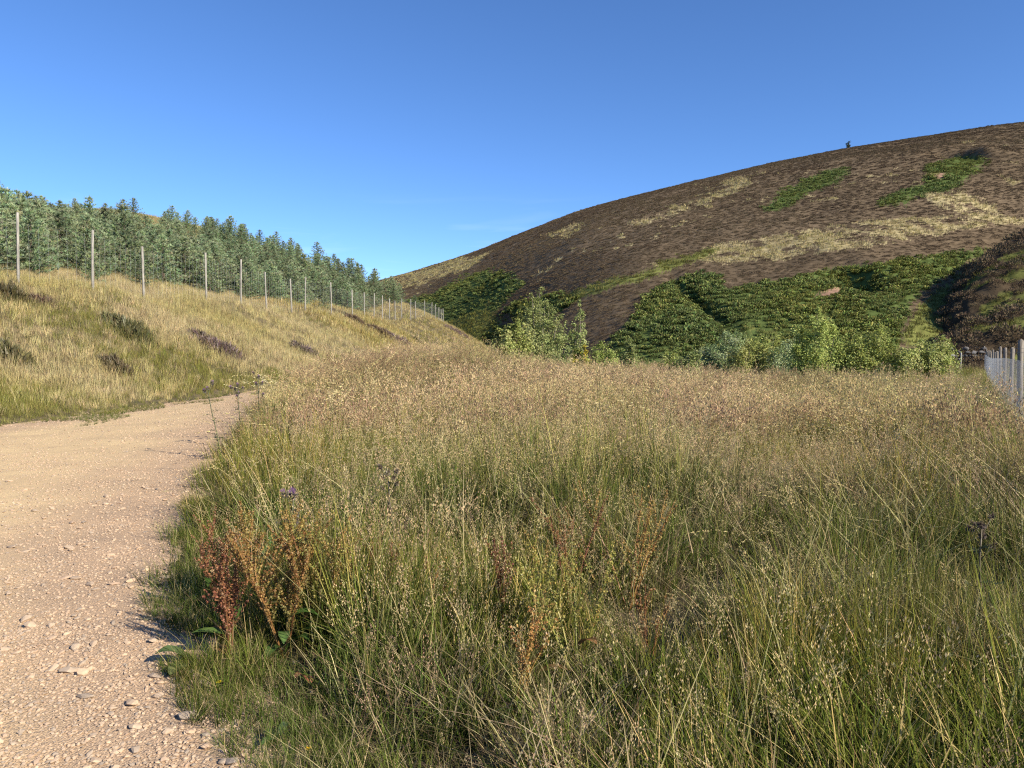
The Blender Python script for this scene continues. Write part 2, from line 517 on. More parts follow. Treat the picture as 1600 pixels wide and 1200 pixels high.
def hill_z(x, y):
    k = x / np.maximum(y, 1e-3)
    e, ds, d0, z0 = h_sky(k), h_far(k), h_near(k), h_z0(k)
    zs = EYE + e * ds
    T = ds - d0
    avg = (zs - z0) / T
    t = (y - d0) / T
    tt = np.clip(t, 0, 1)
    h00 = 2 * tt ** 3 - 3 * tt ** 2 + 1; h10 = tt ** 3 - 2 * tt ** 2 + tt
    h01 = -2 * tt ** 3 + 3 * tt ** 2; h11 = tt ** 3 - tt ** 2
    z = h00 * z0 + h10 * T * avg * 1.25 + h01 * zs + h11 * T * e
    q = np.maximum(y - ds, 0)
    z = z + np.where(y > ds, e * q - .0011 * q * q, 0)
    z = z + np.where(t < 0, t * T * .05, 0)
    # folds and gullies
    w = sstep(0, .15, t) * (1 - sstep(.75, .98, t))
    z = z + w * (5.0 * (fbm(x / 60., y / 60., 61, 3) - .5) + 1.3 * (fbm(x / 14., y / 14., 62, 3) - .5))
    z = z + sstep(0, .1, t) * .35 * (fbm(x / 2.6, y / 2.6, 63, 3) - .5)
    for cx, cy, rx, ry, dz in ((40.0, 90, 2.2, 4, -2.8), (43.6, 91, 2.6, 4, .8), (97, 170, 3.4, 6, -3.4), (102.5, 169, 4, 6, 1.6), (20.8, 86, 1.1, 11, -1.8), (-3.6, 118, 3, 9, -2.0)):
        z = z + dz * np.exp(-((x - cx) / rx) ** 2 - ((y - cy) / ry) ** 2)
    return z

def in_poly(px, py, poly):
    inside = np.zeros(px.shape, bool)
    n_ = len(poly)
    for i in range(n_):
        x0, y0 = poly[i]; x1, y1 = poly[(i + 1) % n_]
        c = (y0 > py) != (y1 > py)
        with np.errstate(divide='ignore', invalid='ignore'):
            xi = (x1 - x0) * (py - y0) / (y1 - y0 + 1e-12) + x0
        inside ^= c & (px < xi)
    return inside

BRACKEN = [
    [(985, 505), (1008, 468), (1050, 440), (1118, 424), (1128, 452), (1180, 444), (1250, 428), (1330, 416), (1420, 406), (1500, 392), (1540, 390), (1512, 410), (1455, 440), (1428, 470), (1405, 520), (1395, 600), (940, 600), (950, 545)],
    [(640, 470), (690, 455), (745, 428), (790, 425), (812, 445), (790, 470), (770, 500), (815, 530), (815, 600), (640, 600)],
    [(800, 480), (850, 462), (905, 455), (900, 475), (860, 500), (870, 600), (800, 600)],
    [(1190, 330), (1200, 312), (1250, 285), (1310, 264), (1322, 274), (1280, 297), (1240, 317), (1210, 333)],
    [(1355, 325), (1390, 305), (1440, 290), (1445, 262), (1480, 248), (1525, 245), (1530, 258), (1500, 285), (1465, 305), (1400, 322)],
]
BRIGHT = [  # brighter green grass with fern
    [(850, 472), (900, 452), (1000, 428), (1060, 405), (1110, 388), (1115, 396), (1070, 414), (1000, 440), (905, 466)],
    [(1405, 540), (1425, 495), (1462, 452), (1512, 415), (1545, 392), (1570, 385), (1535, 425), (1500, 470), (1470, 545)],
    [(700, 505), (770, 485), (790, 500), (760, 530), (720, 530)],
]
PALE = [
    [(1072, 402), (1110, 386), (1200, 371), (1300, 355), (1400, 343), (1500, 338), (1600, 343), (1600, 350), (1540, 357), (1480, 366), (1400, 380), (1310, 394), (1200, 404), (1130, 411), (1085, 409)],
    [(978, 352), (1050, 329), (1120, 300), (1150, 284), (1172, 284), (1140, 306), (1080, 327), (990, 357)],
    [(598, 442), (640, 430), (720, 406), (768, 398), (742, 416), (668, 440), (650, 450), (610, 448)],
    [(1440, 305), (1480, 300), (1540, 322), (1560, 340), (1500, 340), (1450, 322)],
    [(860, 372), (900, 352), (912, 356), (880, 374)],
]
SCAR = [[(1268, 466), (1285, 452), (1312, 450), (1300, 468)], [(1452, 276), (1476, 270), (1482, 280), (1460, 283)]]

def veg(x, y, z):
    """vegetation of the hill at a point: 0 heather, 1 bracken, 2 bright grass, 3 pale grass, 4 bare earth"""
    px = 800 + FPX * x / y; pz = HZN - FPX * (z - EYE) / y
    px = px + 34 * (fbm(x / 7., y / 12., 71, 5) - .5) + rng.normal(0, 4, x.shape)
    pz = pz + 13 * (fbm(x / 7., y / 12., 72, 5) - .5) + rng.normal(0, 1.6, x.shape)
    c = np.zeros(x.shape, int)
    for p in PALE: c[in_poly(px, pz, p)] = 3
    for p in BRACKEN: c[in_poly(px, pz, p)] = 1
    for p in BRIGHT: c[in_poly(px, pz, p)] = 2
    for p in SCAR: c[in_poly(px, pz, p)] = 4
    s = fbm(x / 2.2, y / 3.0, 73, 3)
    c[(c == 3) & (s + rng.normal(0, .1, x.shape) < .44)] = 0
    c[(c == 0) & (s + rng.normal(0, .05, x.shape) > .78) & (fbm(x / 30., y / 30., 74, 2) > .53)] = 3
    c[(c == 1) & (s + rng.normal(0, .05, x.shape) > .80)] = 2
    return c
VCOL = np.array([(.12, .09, .058), (.085, .115, .036), (.15, .16, .05), (.31, .26, .14), (.30, .19, .13)])

ks = np.concatenate([np.linspace(kx(0), kx(540), 60)[:-1], np.linspace(kx(540), kx(1660), 760)[:-1], np.linspace(kx(1660), kx(3000), 80)])
fr = np.concatenate([np.linspace(-.05, 1.0, 330)[:-1], np.linspace(1.0, 1.9, 40)])
K, FR = np.meshgrid(ks, fr)
D = h_near(K) + FR * (h_far(K) - h_near(K))
HX, HY = K * D, D
HZ = hill_z(HX, HY)
vc = veg(HX, HY, HZ)
hcol = VCOL[vc]
big = .8 + .5 * fbm(HX / 25., HY / 25., 75, 3)[..., None]
hcol = hcol * big
hill = mesh_obj('hill', grid_mesh('hill', HX, HY, HZ, M['hill'], {'Col': hcol}))
tag(hill, 'long heather hill with bracken and pale grass patches', 'hill', kind='structure')

# nearer spur at the edge of the field
def spur_z(x, y):
    k = x / np.maximum(y, 1e-3)
    e = np.interp(k, kx([1330, 1400, 1440, 1470, 1510, 1550, 1600, 1700, 1900, 2300]), [-.03, -.006, .008, .038, .092, .122, .148, .18, .22, .25])
    d0, dc = 60.0, np.interp(k, kx([1330, 1500, 1700, 2300]), [70, 88, 100, 120])
    zc = EYE + e * dc
    t = np.clip((y - d0) / (dc - d0), 0, 1)
    z = -.5 + (zc + .5) * (1.5 * t - .5 * t ** 2 * t) * 1.0
    q = np.maximum(y - dc, 0)
    z = z - .04 * q * q * .35 - .05 * q
    z = z + sstep(.05, .3, t) * (1 - .7 * sstep(.8, 1, t)) * (2.6 * (fbm(x / 7., y / 7., 81, 3) - .5) + 1.1 * (fbm(x / 1.7, y / 1.7, 82, 2) - .5))
    return z
ks2 = np.linspace(kx(1340), kx(2300), 320)
dd = np.linspace(58, 135, 190)
K2, D2 = np.meshgrid(ks2, dd)
SX, SY = K2 * D2, D2
SZ = spur_z(SX, SY)
s_n = fbm(SX / 3.0, SY / 2.0, 84, 4)
def spur_class(x, y):
    # pale grass threads running between heather, as sheep tracks along the slope
    s1 = fbm(x / 5.5 + y / 9., y / 1.3, 84, 4)
    return np.where(s1 > .59, 2, 0)
scol = VCOL[spur_class(SX, SY)] * np.where(spur_class(SX, SY) == 0, .5, .75)[..., None]
spur = mesh_obj('hill', grid_mesh('spur', SX, SY, SZ, M['hill'], {'Col': scol}))
spur.name = 'heather_spur_hill'
tag(spur, 'dark heather spur rising behind the wire fence end', 'hill', kind='structure')

# ------------------------------------------------------------------ scattering for what nobody could count
def scatter(name, sources, pts, rot, scale, idx, label, cat, parent=None):
    """one object whose points carry plants; the plant meshes are shared"""
    me = bpy.data.meshes.new(name)
    pts = np.asarray(pts, np.float32)
    me.vertices.add(len(pts)); me.vertices.foreach_set('co', pts.ravel())
    a = me.attributes.new('rot', 'FLOAT_VECTOR', 'POINT'); a.data.foreach_set('vector', np.asarray(rot, np.float32).ravel())
    s = np.asarray(scale, np.float32)
    if s.ndim == 1: s = np.repeat(s[:, None], 3, 1)
    a = me.attributes.new('size', 'FLOAT_VECTOR', 'POINT'); a.data.foreach_set('vector', s.ravel())
    a = me.attributes.new('pick', 'INT', 'POINT'); a.data.foreach_set('value', np.asarray(idx, np.int32))
    o = mesh_obj(name, me, parent)
    ng = bpy.data.node_groups.new(name + '_scatter', 'GeometryNodeTree')
    ng.interface.new_socket('Geometry', in_out='INPUT', socket_type='NodeSocketGeometry')
    ng.interface.new_socket('Geometry', in_out='OUTPUT', socket_type='NodeSocketGeometry')
    N, L = ng.nodes, ng.links
    gi, go = N.new('NodeGroupInput'), N.new('NodeGroupOutput')
    iop = N.new('GeometryNodeInstanceOnPoints')
    g2i = N.new('GeometryNodeGeometryToInstance')
    # joined in reverse: the last link made comes first
    for src in reversed(sources):
        so = bpy.data.objects.new(src.name, src)
        oi = N.new('GeometryNodeObjectInfo'); oi.inputs['Object'].default_value = so
        oi.inputs['As Instance'].default_value = False
        L.new(oi.outputs['Geometry'], g2i.inputs[0])
    def named(nm, typ):
        x = N.new('GeometryNodeInputNamedAttribute'); x.data_type = typ; x.inputs['Name'].default_value = nm
        return x.outputs['Attribute']
    e2r = N.new('FunctionNodeEulerToRotation')
    L.new(named('rot', 'FLOAT_VECTOR'), e2r.inputs[0])
    L.new(gi.outputs[0], iop.inputs['Points'])
    L.new(g2i.outputs[0], iop.inputs['Instance'])
    iop.inputs['Pick Instance'].default_value = True
    L.new(named('pick', 'INT'), iop.inputs['Instance Index'])
    L.new(e2r.outputs[0], iop.inputs['Rotation'])
    L.new(named('size', 'FLOAT_VECTOR'), iop.inputs['Scale'])
    L.new(iop.outputs[0], go.inputs[0])
    md = o.modifiers.new('scatter', 'NODES'); md.node_group = ng
    tag(o, label if parent is None else None, cat if parent is None else None, kind='stuff')
    return o

def jgrid(x0, x1, y0, y1, cell):
    nx, ny = max(1, int((x1 - x0) / cell)), max(1, int((y1 - y0) / cell))
    X, Y = np.meshgrid(x0 + (np.arange(nx) + .5) * cell, y0 + (np.arange(ny) + .5) * cell)
    X = X + rng.uniform(-.5, .5, X.shape) * cell; Y = Y + rng.uniform(-.5, .5, Y.shape) * cell
    return X.ravel(), Y.ravel()

def in_view(x, y, side=.70, pad=1.2):
    return np.abs(x) < side * y + pad

def U(a, b): return random.uniform(a, b)
def jit(c, v=.15):
    f = 1 + U(-v, v)
    return tuple(max(0, q * f * (1 + U(-v, v) * .35)) for q in c)

def blade(mb, base, h, w, az, lean, bend, c0, c1, seg=3):
    d = Vector((math.cos(az), math.sin(az), 0)); side = Vector((-d.y, d.x, 0))
    pts, ws = [], []
    for i in range(seg + 1):
        t = i / seg
        r = lean * t + bend * t * t
        pts.append(base + d * (r * h) + Vector((0, 0, h * (t - .35 * bend * t * t))))
        ws.append(w * .5 * (1 - t ** 1.6) if i < seg else 0)
    mb.strip(pts, ws, side, c0, c1)
    return pts

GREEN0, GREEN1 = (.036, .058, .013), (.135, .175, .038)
YGREEN = (.25, .25, .068)
STRAW = (.62, .50, .26)
BUFF = (.57, .42, .24)
PINKB = (.50, .34, .215)
CREAM = (.60, .49, .28)

def green_tuft(nm, n, rad, h, w, seg=3, dry=.12):
    mb = MB()
    for _ in range(n):
        a, r = U(0, 6.28), rad * math.sqrt(U(0, 1))
        b = Vector((r * math.cos(a), r * math.sin(a), -.02))
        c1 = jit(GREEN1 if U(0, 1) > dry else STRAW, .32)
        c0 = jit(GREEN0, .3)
        blade(mb, b, h * U(.5, 1.1), w * U(.7, 1.3), a + U(-1.2, 1.2), U(.05, .5), U(0, .6), c0, c1, seg)
    return mb.mesh(nm, M['grass_green'])

def spikelet(mb, p, d, ln, w, c):
    d = d.normalized()
    s = d.cross(Vector((U(-1, 1), U(-1, 1), U(-1, 1)))).normalized() * w
    mb.face([p - s * .6, p + d * ln * .5 + s, p + d * ln, p + d * ln * .45 - s], c)

def stem_head(mb, b, h, az, lean, bend, sw, style, c_stem, c_head, k=1.0):
    pts = blade(mb, b, h, sw, az, lean, bend, jit(YGREEN, .3), c_stem, 4)
    top, prev = pts[-1], pts[-2]
    ax = (top - prev).normalized()
    if style == 'open':            # airy panicle
        ln = h * U(.20, .3)
        base = top - ax * ln
        for i in range(int(22 / k)):
            t = U(.05, 1); a = U(0, 6.28)
            out = Vector((math.cos(a), math.sin(a), 0)) * (ln * .30 * (1 - t * .75))
            p = base + ax * (ln * t) + out * U(.4, 1)
            spikelet(mb, p, ax + out * 4, .016 * k, .0030 * k, jit(c_head, .25))
    elif style == 'plume':         # soft dense head
        ln = U(.07, .12)
        base = top - ax * ln * .5
        for i in range(int(20 / k)):
            t = U(0, 1); a = U(0, 6.28)
            out = Vector((math.cos(a), math.sin(a), 0)) * (.016 * math.sin(math.pi * min(1, t * .9 + .08)))
            spikelet(mb, base + ax * (ln * t) + out, ax + out * 20, .018 * k, .0035 * k, jit(c_head, .2))
    else:                          # one-sided drooping head
        ln = h * U(.18, .26); dd = Vector((math.cos(az), math.sin(az), 0))
        for i in range(int(16 / k)):
            t = U(0, 1)
            p = top - ax * (ln * (1 - t)) + dd * (.05 * t) + Vector((U(-.01, .01), U(-.01, .01), -.04 * t * t))
            spikelet(mb, p, ax * .6 + dd + Vector((0, 0, -.4)), .018 * k, .003 * k, jit(c_head, .2))

def seed_tuft(nm, n, rad, h, style, c_stem, c_head, k=1.0, sw=.0028):
    mb = MB()
    wind = 2.7
    for _ in range(n):
        a, r = U(0, 6.28), rad * math.sqrt(U(0, 1))
        b = Vector((r * math.cos(a), r * math.sin(a), -.02))
        az = a if U(0, 1) < .5 else wind + U(-.7, .7)
        stem_head(mb, b, h * U(.7, 1.1), az, U(.0, .22), U(.0, .25) if style != 'droop' else U(.3, .7), sw * k, style, jit(c_stem, .2), c_head, k)
    return mb.mesh(nm, M['grass_dry'])

def straw_stalk(nm, n=2):
    mb = MB()
    for _ in range(n):
        stem_head(mb, Vector((U(-.1, .1), U(-.1, .1), 0)), U(.6, .9), U(0, 6.28), U(.15, .9), U(0, .35), .0052, random.choice(['plume', 'droop', 'open']), jit(CREAM, .15), (.46, .36, .19), .55)
    return mb.mesh(nm, M['grass_dry'])

# --- meadow: sample points band by band
mx_, my_, mb_ = [], [], []
for y0, y1, cell in ((1.7, 4.5, .068), (4.5, 9, .10), (9, 14, .15), (14, 22, .19), (22, 40, .27), (40, 78, .55)):
    X, Y = jgrid(-.72 * y1 - 2, .72 * y1 + 3, y0, y1, cell)
    mx_.append(X); my_.append(Y); mb_.append(np.full(X.shape, cell))
MX, MY, MC = map(np.concatenate, (mx_, my_, mb_))
edge = MX - path_right(MY) - .35 * (fbm(MX * 1.3, MY * 1.3, 91, 3) - .5)
k_ = (edge > -.12 + .25 * rng.uniform(0, 1, len(MX))) & in_view(MX, MY, .70, 1.6)
MX, MY, MC, edge = MX[k_], MY[k_], MC[k_], edge[k_]
dist = np.hypot(MX, MY)
grow = np.where(MY > 3.5, .55, .46) + np.where(MY > 3.5, .45, .54) * sstep(.1, 1.0, edge)
grow *= .72 + .28 * sstep(2.8, 6.5, MY)
# a band of lower grass in the foreground, shaped to hold a dark shadow
bx, by = np.array([.2, 3.3]), np.array([2.6, 6.6])
bt = np.clip(((MX - bx[0]) * (by[0] - bx[0]) + (MY - bx[1]) * (by[1] - bx[1])) / ((by - bx) ** 2).sum(), 0, 1)
bd = np.hypot(MX - bx[0] - bt * (by[0] - bx[0]), MY - bx[1] - bt * (by[1] - bx[1]))
hollow = 1 - .5 * np.exp(-(bd / .22) ** 2)
clump = .62 + .74 * fbm(MX * .8, MY * .8, 92, 3)
# tussocks: tall in their middles, sparse and low between
tus = worley(MX * 2.1 + .3 * fbm(MX * 3, MY * 3, 55, 2), MY * 2.1, 56)
tus2 = worley(MX * .75, MY * .75, 57)
gap = sstep(.38, .85, tus) * (1 - .55 * sstep(9, 20, np.hypot(MX, MY)))
size = grow * hollow * clump * (1.16 - .68 * gap) * (1.12 - .42 * sstep(.3, .9, tus2))
thin = rng.uniform(0, 1, len(MX)) > .85 * gap
gz = H(MX, MY)

def rots(n, tilt=.12):
    return np.stack([rng.normal(0, tilt, n), rng.normal(0, tilt, n), rng.uniform(0, 6.283, n)], 1)

near = dist < 9.5
# green understorey
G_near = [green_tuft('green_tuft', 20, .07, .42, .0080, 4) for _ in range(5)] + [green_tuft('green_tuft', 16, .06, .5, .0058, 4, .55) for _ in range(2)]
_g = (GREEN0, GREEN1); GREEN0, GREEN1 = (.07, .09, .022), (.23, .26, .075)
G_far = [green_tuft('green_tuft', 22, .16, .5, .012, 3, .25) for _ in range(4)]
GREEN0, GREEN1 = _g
sel = near
P = np.stack([MX, MY, gz], 1)
i1 = rng.integers(0, len(G_near), len(MX)); i2 = rng.integers(0, len(G_far), len(MX)) + len(G_near)
pick = np.where(near, i1, i2)
keep = thin & (rng.uniform(0, 1, len(MX)) < np.where(near, .85, .75))
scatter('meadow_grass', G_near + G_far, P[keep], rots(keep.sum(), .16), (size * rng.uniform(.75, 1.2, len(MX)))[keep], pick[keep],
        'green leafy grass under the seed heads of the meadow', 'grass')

# seed-head grasses
S_near = [seed_tuft('seed_tuft', 5, .06, .74, 'open', STRAW, BUFF, .72), seed_tuft('seed_tuft', 6, .07, .70, 'open', YGREEN, PINKB, .72),
          seed_tuft('seed_tuft', 4, .06, .66, 'plume', STRAW, (.50, .39, .23), .7), seed_tuft('seed_tuft', 4, .06, .78, 'droop', STRAW, STRAW, .65),
          seed_tuft('seed_tuft', 6, .07, .76, 'open', YGREEN, BUFF, .72), seed_tuft('seed_tuft', 5, .06, .68, 'open', STRAW, (.36, .25, .14), .75)]
S_far = [seed_tuft('seed_tuft', 9, .17, .76, 'open', STRAW, BUFF, 1.55), seed_tuft('seed_tuft', 9, .17, .72, 'open', YGREEN, PINKB, 1.55),
         seed_tuft('seed_tuft', 8, .17, .70, 'plume', STRAW, BUFF, 1.3), seed_tuft('seed_tuft', 8, .17, .80, 'droop', STRAW, STRAW, 1.4),
         seed_tuft('seed_tuft', 9, .17, .74, 'open', STRAW, (.30, .20, .12), 1.55)]
kind_n = fbm(MX * .28, MY * .28, 93, 3)
p_seed = np.clip(.28 + 1.5 * (kind_n - .36), .08, .95) * sstep(.25, .9, edge)
p_seed = np.where(near, p_seed * (.34 + .56 * sstep(4, 9.5, dist)), np.clip(p_seed * 1.45, 0, .97))
right_ = sstep(2, 14, MX) * sstep(14, 26, MY)
mound_ = np.exp(-((MX + 1.5) / 5) ** 2 - ((MY - 22) / 11) ** 2)
p_seed = np.clip(p_seed * (1 - .68 * right_) * (1 + .6 * mound_), 0, .97)
p_seed = p_seed * (.25 + .75 * sstep(.6, 2.6, .604 * MY + .75 - MX))
keep = thin & (rng.uniform(0, 1, len(MX)) < p_seed)
bias = fbm(MX * .4 + 40, MY * .4, 94, 2)
i1 = np.clip(((bias - .25) * 2 * len(S_near) + rng.normal(0, 1.3, len(MX))).astype(int), 0, len(S_near) - 1)
i2 = np.clip(((bias - .25) * 2 * len(S_far) + rng.normal(0, 1.2, len(MX))).astype(int), 0, len(S_far) - 1) + len(S_near)
pick = np.where(near, i1, i2)
scatter('dry_grass', S_near + S_far, P[keep], rots(keep.sum(), .14), (size * rng.uniform(.8, 1.15, len(MX)))[keep], pick[keep],
        'buff seed-head grasses standing over the whole meadow', 'grass')

# loose leaning straws near by
stalks = [straw_stalk('straw_stalk', 2) for _ in range(7)]
keep = (rng.uniform(0, 1, len(MX)) < np.where(dist < 12, .06, 0)) & (edge > .3)
scatter('straw_stalks', stalks, P[keep], rots(keep.sum(), .15), (size * rng.uniform(.8, 1.25, len(MX)))[keep], rng.integers(0, 7, keep.sum()),
        'pale dry straws leaning every way in the near meadow', 'grass')

def rush_tuft(nm, n=16):
    mb = MB()
    for _ in range(n):
        a, r = U(0, 6.28), .07 * math.sqrt(U(0, 1))
        c = jit(random.choice([(.25, .25, .06), (.19, .22, .05), (.40, .34, .12), (.11, .15, .04)]), .2)
        blade(mb, Vector((r * math.cos(a), r * math.sin(a), -.02)), U(.45, .85), .0046, a + U(-.8, .8), U(.02, .35), U(0, .15), tuple(q * .5 for q in c), c, 3)
    return mb.mesh(nm, M['grass_green'])
def litter_tuft(nm, n=22):
    mb = MB()
    for _ in range(n):
        c = jit(random.choice([(.28, .21, .12), (.20, .15, .085), (.50, .41, .23), (.14, .10, .06)]), .2)
        a = U(0, 6.28)
        blade(mb, Vector((U(-.12, .12), U(-.12, .12), U(.02, .26))), U(.12, .26), .0055, a, U(.8, 1.9), U(-.2, .7), c, tuple(q * .9 for q in c), 3)
    return mb.mesh(nm, M['grass_dry'])
RT = [rush_tuft('rush_tuft') for _ in range(4)]
LT = [litter_tuft('litter_tuft') for _ in range(4)]
rn = fbm(MX * .9 + 11, MY * .9, 95, 3)
keep = (dist < 16) & (edge > .35) & (rng.uniform(0, 1, len(MX)) < np.clip((rn - .50) * 2.2, 0.005, .4))
scatter('rushes', RT, P[keep], rots(keep.sum(), .12), (size * rng.uniform(.8, 1.2, len(MX)))[keep], rng.integers(0, 4, keep.sum()),
        'straight yellow-green rush stems through the near meadow', 'grass')
keep = (dist < 9) & (edge > .2) & (rng.uniform(0, 1, len(MX)) < np.clip((fbm(MX * .7 + 31, MY * .7, 96, 3) - .35) * 1.3, 0.02, .45))
scatter('grass_litter', LT, P[keep], rots(keep.sum(), .12), (size * rng.uniform(.8, 1.3, len(MX)))[keep], rng.integers(0, 4, keep.sum()),
        'dead brown grass blades tangled low in the near meadow', 'grass')

# --- bank grass on both sides of the deer fence
def bank_tuft(nm, n, rad, h, w, cols, k=1.0):
    mb = MB()
    for _ in range(n):
        a, r = U(0, 6.28), rad * math.sqrt(U(0, 1))
        b = Vector((r * math.cos(a), r * math.sin(a), -.03))
        c = jit(random.choice(cols), .22)
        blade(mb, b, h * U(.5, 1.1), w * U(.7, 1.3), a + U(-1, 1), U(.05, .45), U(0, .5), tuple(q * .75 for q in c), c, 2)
    return mb.mesh(nm, M['bank_grass'])
B_SRC = [bank_tuft('bank_tuft', 26, .15, .42, .012, [(.64, .53, .30), (.60, .49, .26), (.54, .44, .22), CREAM]) for _ in range(3)] + \
        [bank_tuft('bank_tuft', 26, .15, .36, .012, [(.22, .23, .06), (.30, .29, .09), (.40, .34, .13)]) for _ in range(3)] + \
        [bank_tuft('bank_tuft', 22, .32, .46, .032, [STRAW, (.50, .39, .17), (.42, .33, .14)]) for _ in range(2)] + \
        [bank_tuft('bank_tuft', 22, .32, .38, .032, [(.24, .23, .07), (.34, .30, .10)]) for _ in range(2)]
bx_, by_ = [], []
for y0, y1, cell in ((10, 20, .15), (20, 36, .19), (36, 70, .30), (70, 200, .65)):
    X, Y = jgrid(-.76 * y1 - 3, 6 + .02 * y1, y0, y1, cell)
    bx_.append(X); by_.append(Y)
BX, BY = map(np.concatenate, (bx_, by_))
off = path_left(BY) - BX
far_l = fence_x(BY) - BX
k_ = (off > -.1 + .3 * (fbm(BX * 1.5, BY * 1.5, 96, 2) - .5)) & in_view(BX, BY, .72, 2.0) & (far_l < 9 + (BY > 70) * 40)
BX, BY, off, far_l = BX[k_], BY[k_], off[k_], far_l[k_]
gtone = fbm(BX * .25, BY * .25, 97, 3) + .22 * (1 - sstep(.3, 3.0, off))
gi_ = (gtone + rng.normal(0, .09, len(BX)) > .70)
farb = BY > 48
pick = np.where(farb, np.where(gi_, 8, 6) + rng.integers(0, 2, len(BX)), np.where(gi_, 3, 0) + rng.integers(0, 3, len(BX)))
bs = .82 * (.35 + .65 * sstep(0, 1.0, off)) * (.8 + .5 * fbm(BX * .6, BY * .6, 98, 2)) * rng.uniform(.75, 1.2, len(BX))
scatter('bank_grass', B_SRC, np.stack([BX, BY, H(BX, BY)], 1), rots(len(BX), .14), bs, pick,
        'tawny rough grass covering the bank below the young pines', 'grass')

# short turf on the far rim of the path
X, Y = jgrid(-12, -5, 8, 26, .09)
o_l = X - path_left(Y)
kp = (o_l > -.2) & (o_l < 1.7) & (fbm(X * 1.1, Y * .8, 99, 3) > .52 + .16 * sstep(.1, 1.5, o_l)) & in_view(X, Y, .72, 1)
scatter('verge_turf', G_near, np.stack([X[kp], Y[kp], path_z(X[kp], Y[kp])], 1), rots(kp.sum(), .2), rng.uniform(.14, .30, kp.sum()), rng.integers(0, len(G_near), kp.sum()),
        'short green turf creeping onto the rim of the gravel track', 'grass')

# low turf and weeds creeping over the stony corner of the near verge
X, Y = jgrid(-4.2, .6, 1.9, 8, .045)
e_ = X - path_right(Y)
kp = (e_ > -.10) & (e_ < .5) & (fbm(X * 2.3, Y * 2.3, 102, 3) + .20 * sstep(-.1, .35, e_) > .66) & in_view(X, Y, .72, .6)
scatter('verge_weeds', G_near, np.stack([X[kp], Y[kp], H(X[kp], Y[kp])], 1), rots(kp.sum(), .25), rng.uniform(.16, .42, kp.sum()), rng.integers(0, len(G_near), kp.sum()),
        'short weedy grass creeping over the stony verge of the track', 'grass')

# ------------------------------------------------------------------ gravel
def stone_mesh(nm, mat, seed, flat=.55, sub=1):
    import bmesh
    r = random.Random(seed)
    bm = bmesh.new()
    bmesh.ops.create_icosphere(bm, subdivisions=sub, radius=.5)
    planes = [(Vector((r.uniform(-1, 1), r.uniform(-1, 1), r.uniform(-1, 1))).normalized(), r.uniform(.24, .40)) for _ in range(13)]
    for v in bm.verts:
        for nrm, dd_ in planes:
            q = v.co.dot(nrm)
            if q > dd_: v.co -= nrm * (q - dd_)
        v.co.x *= r.uniform(1.0, 1.12); v.co.y *= .8; v.co.z *= flat
    me = bpy.data.meshes.new(nm); bm.to_mesh(me); bm.free()
    me.materials.append(mat)
    return me
GRAVEL = [stone_mesh('pebble', M['gravel'], 100 + i, .4 + .05 * (i % 5)) for i in range(8)]
STONES = [stone_mesh('stone', M['gravel'], 200 + i, .5 + .06 * (i % 5), 2) for i in range(8)]
gx_, gy_, gs_ = [], [], []
for y0, y1, cell, s0, s1 in ((2.2, 4.2, .018, .009, .034), (4.2, 7, .027, .011, .036), (7, 11, .042, .015, .042), (11, 24, .085, .025, .055)):
    X, Y = jgrid(-.72 * y1 - 1, 1.2, y0, y1, cell)
    gx_.append(X); gy_.append(Y); gs_.append(s0 + (s1 - s0) * rng.uniform(0, 1, len(X)) ** 2.2)
X, Y, S = map(np.concatenate, (gx_, gy_, gs_))
dr, dl = path_right(Y) - X, X - path_left(Y)
k_ = (dr > .02 - (.34 + .3 * (Y < 4.5)) * rng.uniform(0, 1, len(X)) ** 1.6) & (dl > -.2) & in_view(X, Y, .70, .6)
X, Y, S, dr = X[k_], Y[k_], S[k_], dr[k_]
prob = np.clip(.52 + .45 * (1 - sstep(.2, 2.2, dr)) + 1.5 * (fbm(X * 1.3, Y * 1.3, 101, 4) - .5), .03, .97)
k_ = rng.uniform(0, 1, len(X)) < prob
X, Y, S, dr = X[k_], Y[k_], S[k_], dr[k_]
scatter('gravel', GRAVEL, np.stack([X, Y, path_z(X, Y) + S * .08], 1), rots(len(X), .25), S, rng.integers(0, 8, len(X)),
        'loose pinkish gravel strewn over the track', 'gravel', parent=path)
# the stones one can pick out
cnt = 0
while cnt < 280:
    y = 2.35 + 6.5 * random.random() ** 1.7
    x = U(-.70 * y - .2, float(path_right(y)) + .1)
    sz = U(.018, .034) + (.045 * random.random() ** 5) + .003 * y + (.035 * random.random() ** 4 if y < 3.6 else 0)
    if random.random() > .35 + .65 * (1 - float(sstep(.4, 2.0, path_right(y) - x))): continue
    o = mesh_obj('stone', STONES[cnt % 8], path)
    o.location = (x, y, float(path_z(np.array(x), np.array(y))) + sz * .10)
    o.rotation_euler = (U(-.2, .2), U(-.2, .2), U(0, 6.28))
    o.scale = (sz * U(.9, 1.5), sz, sz * U(.6, 1.0))
    cnt += 1

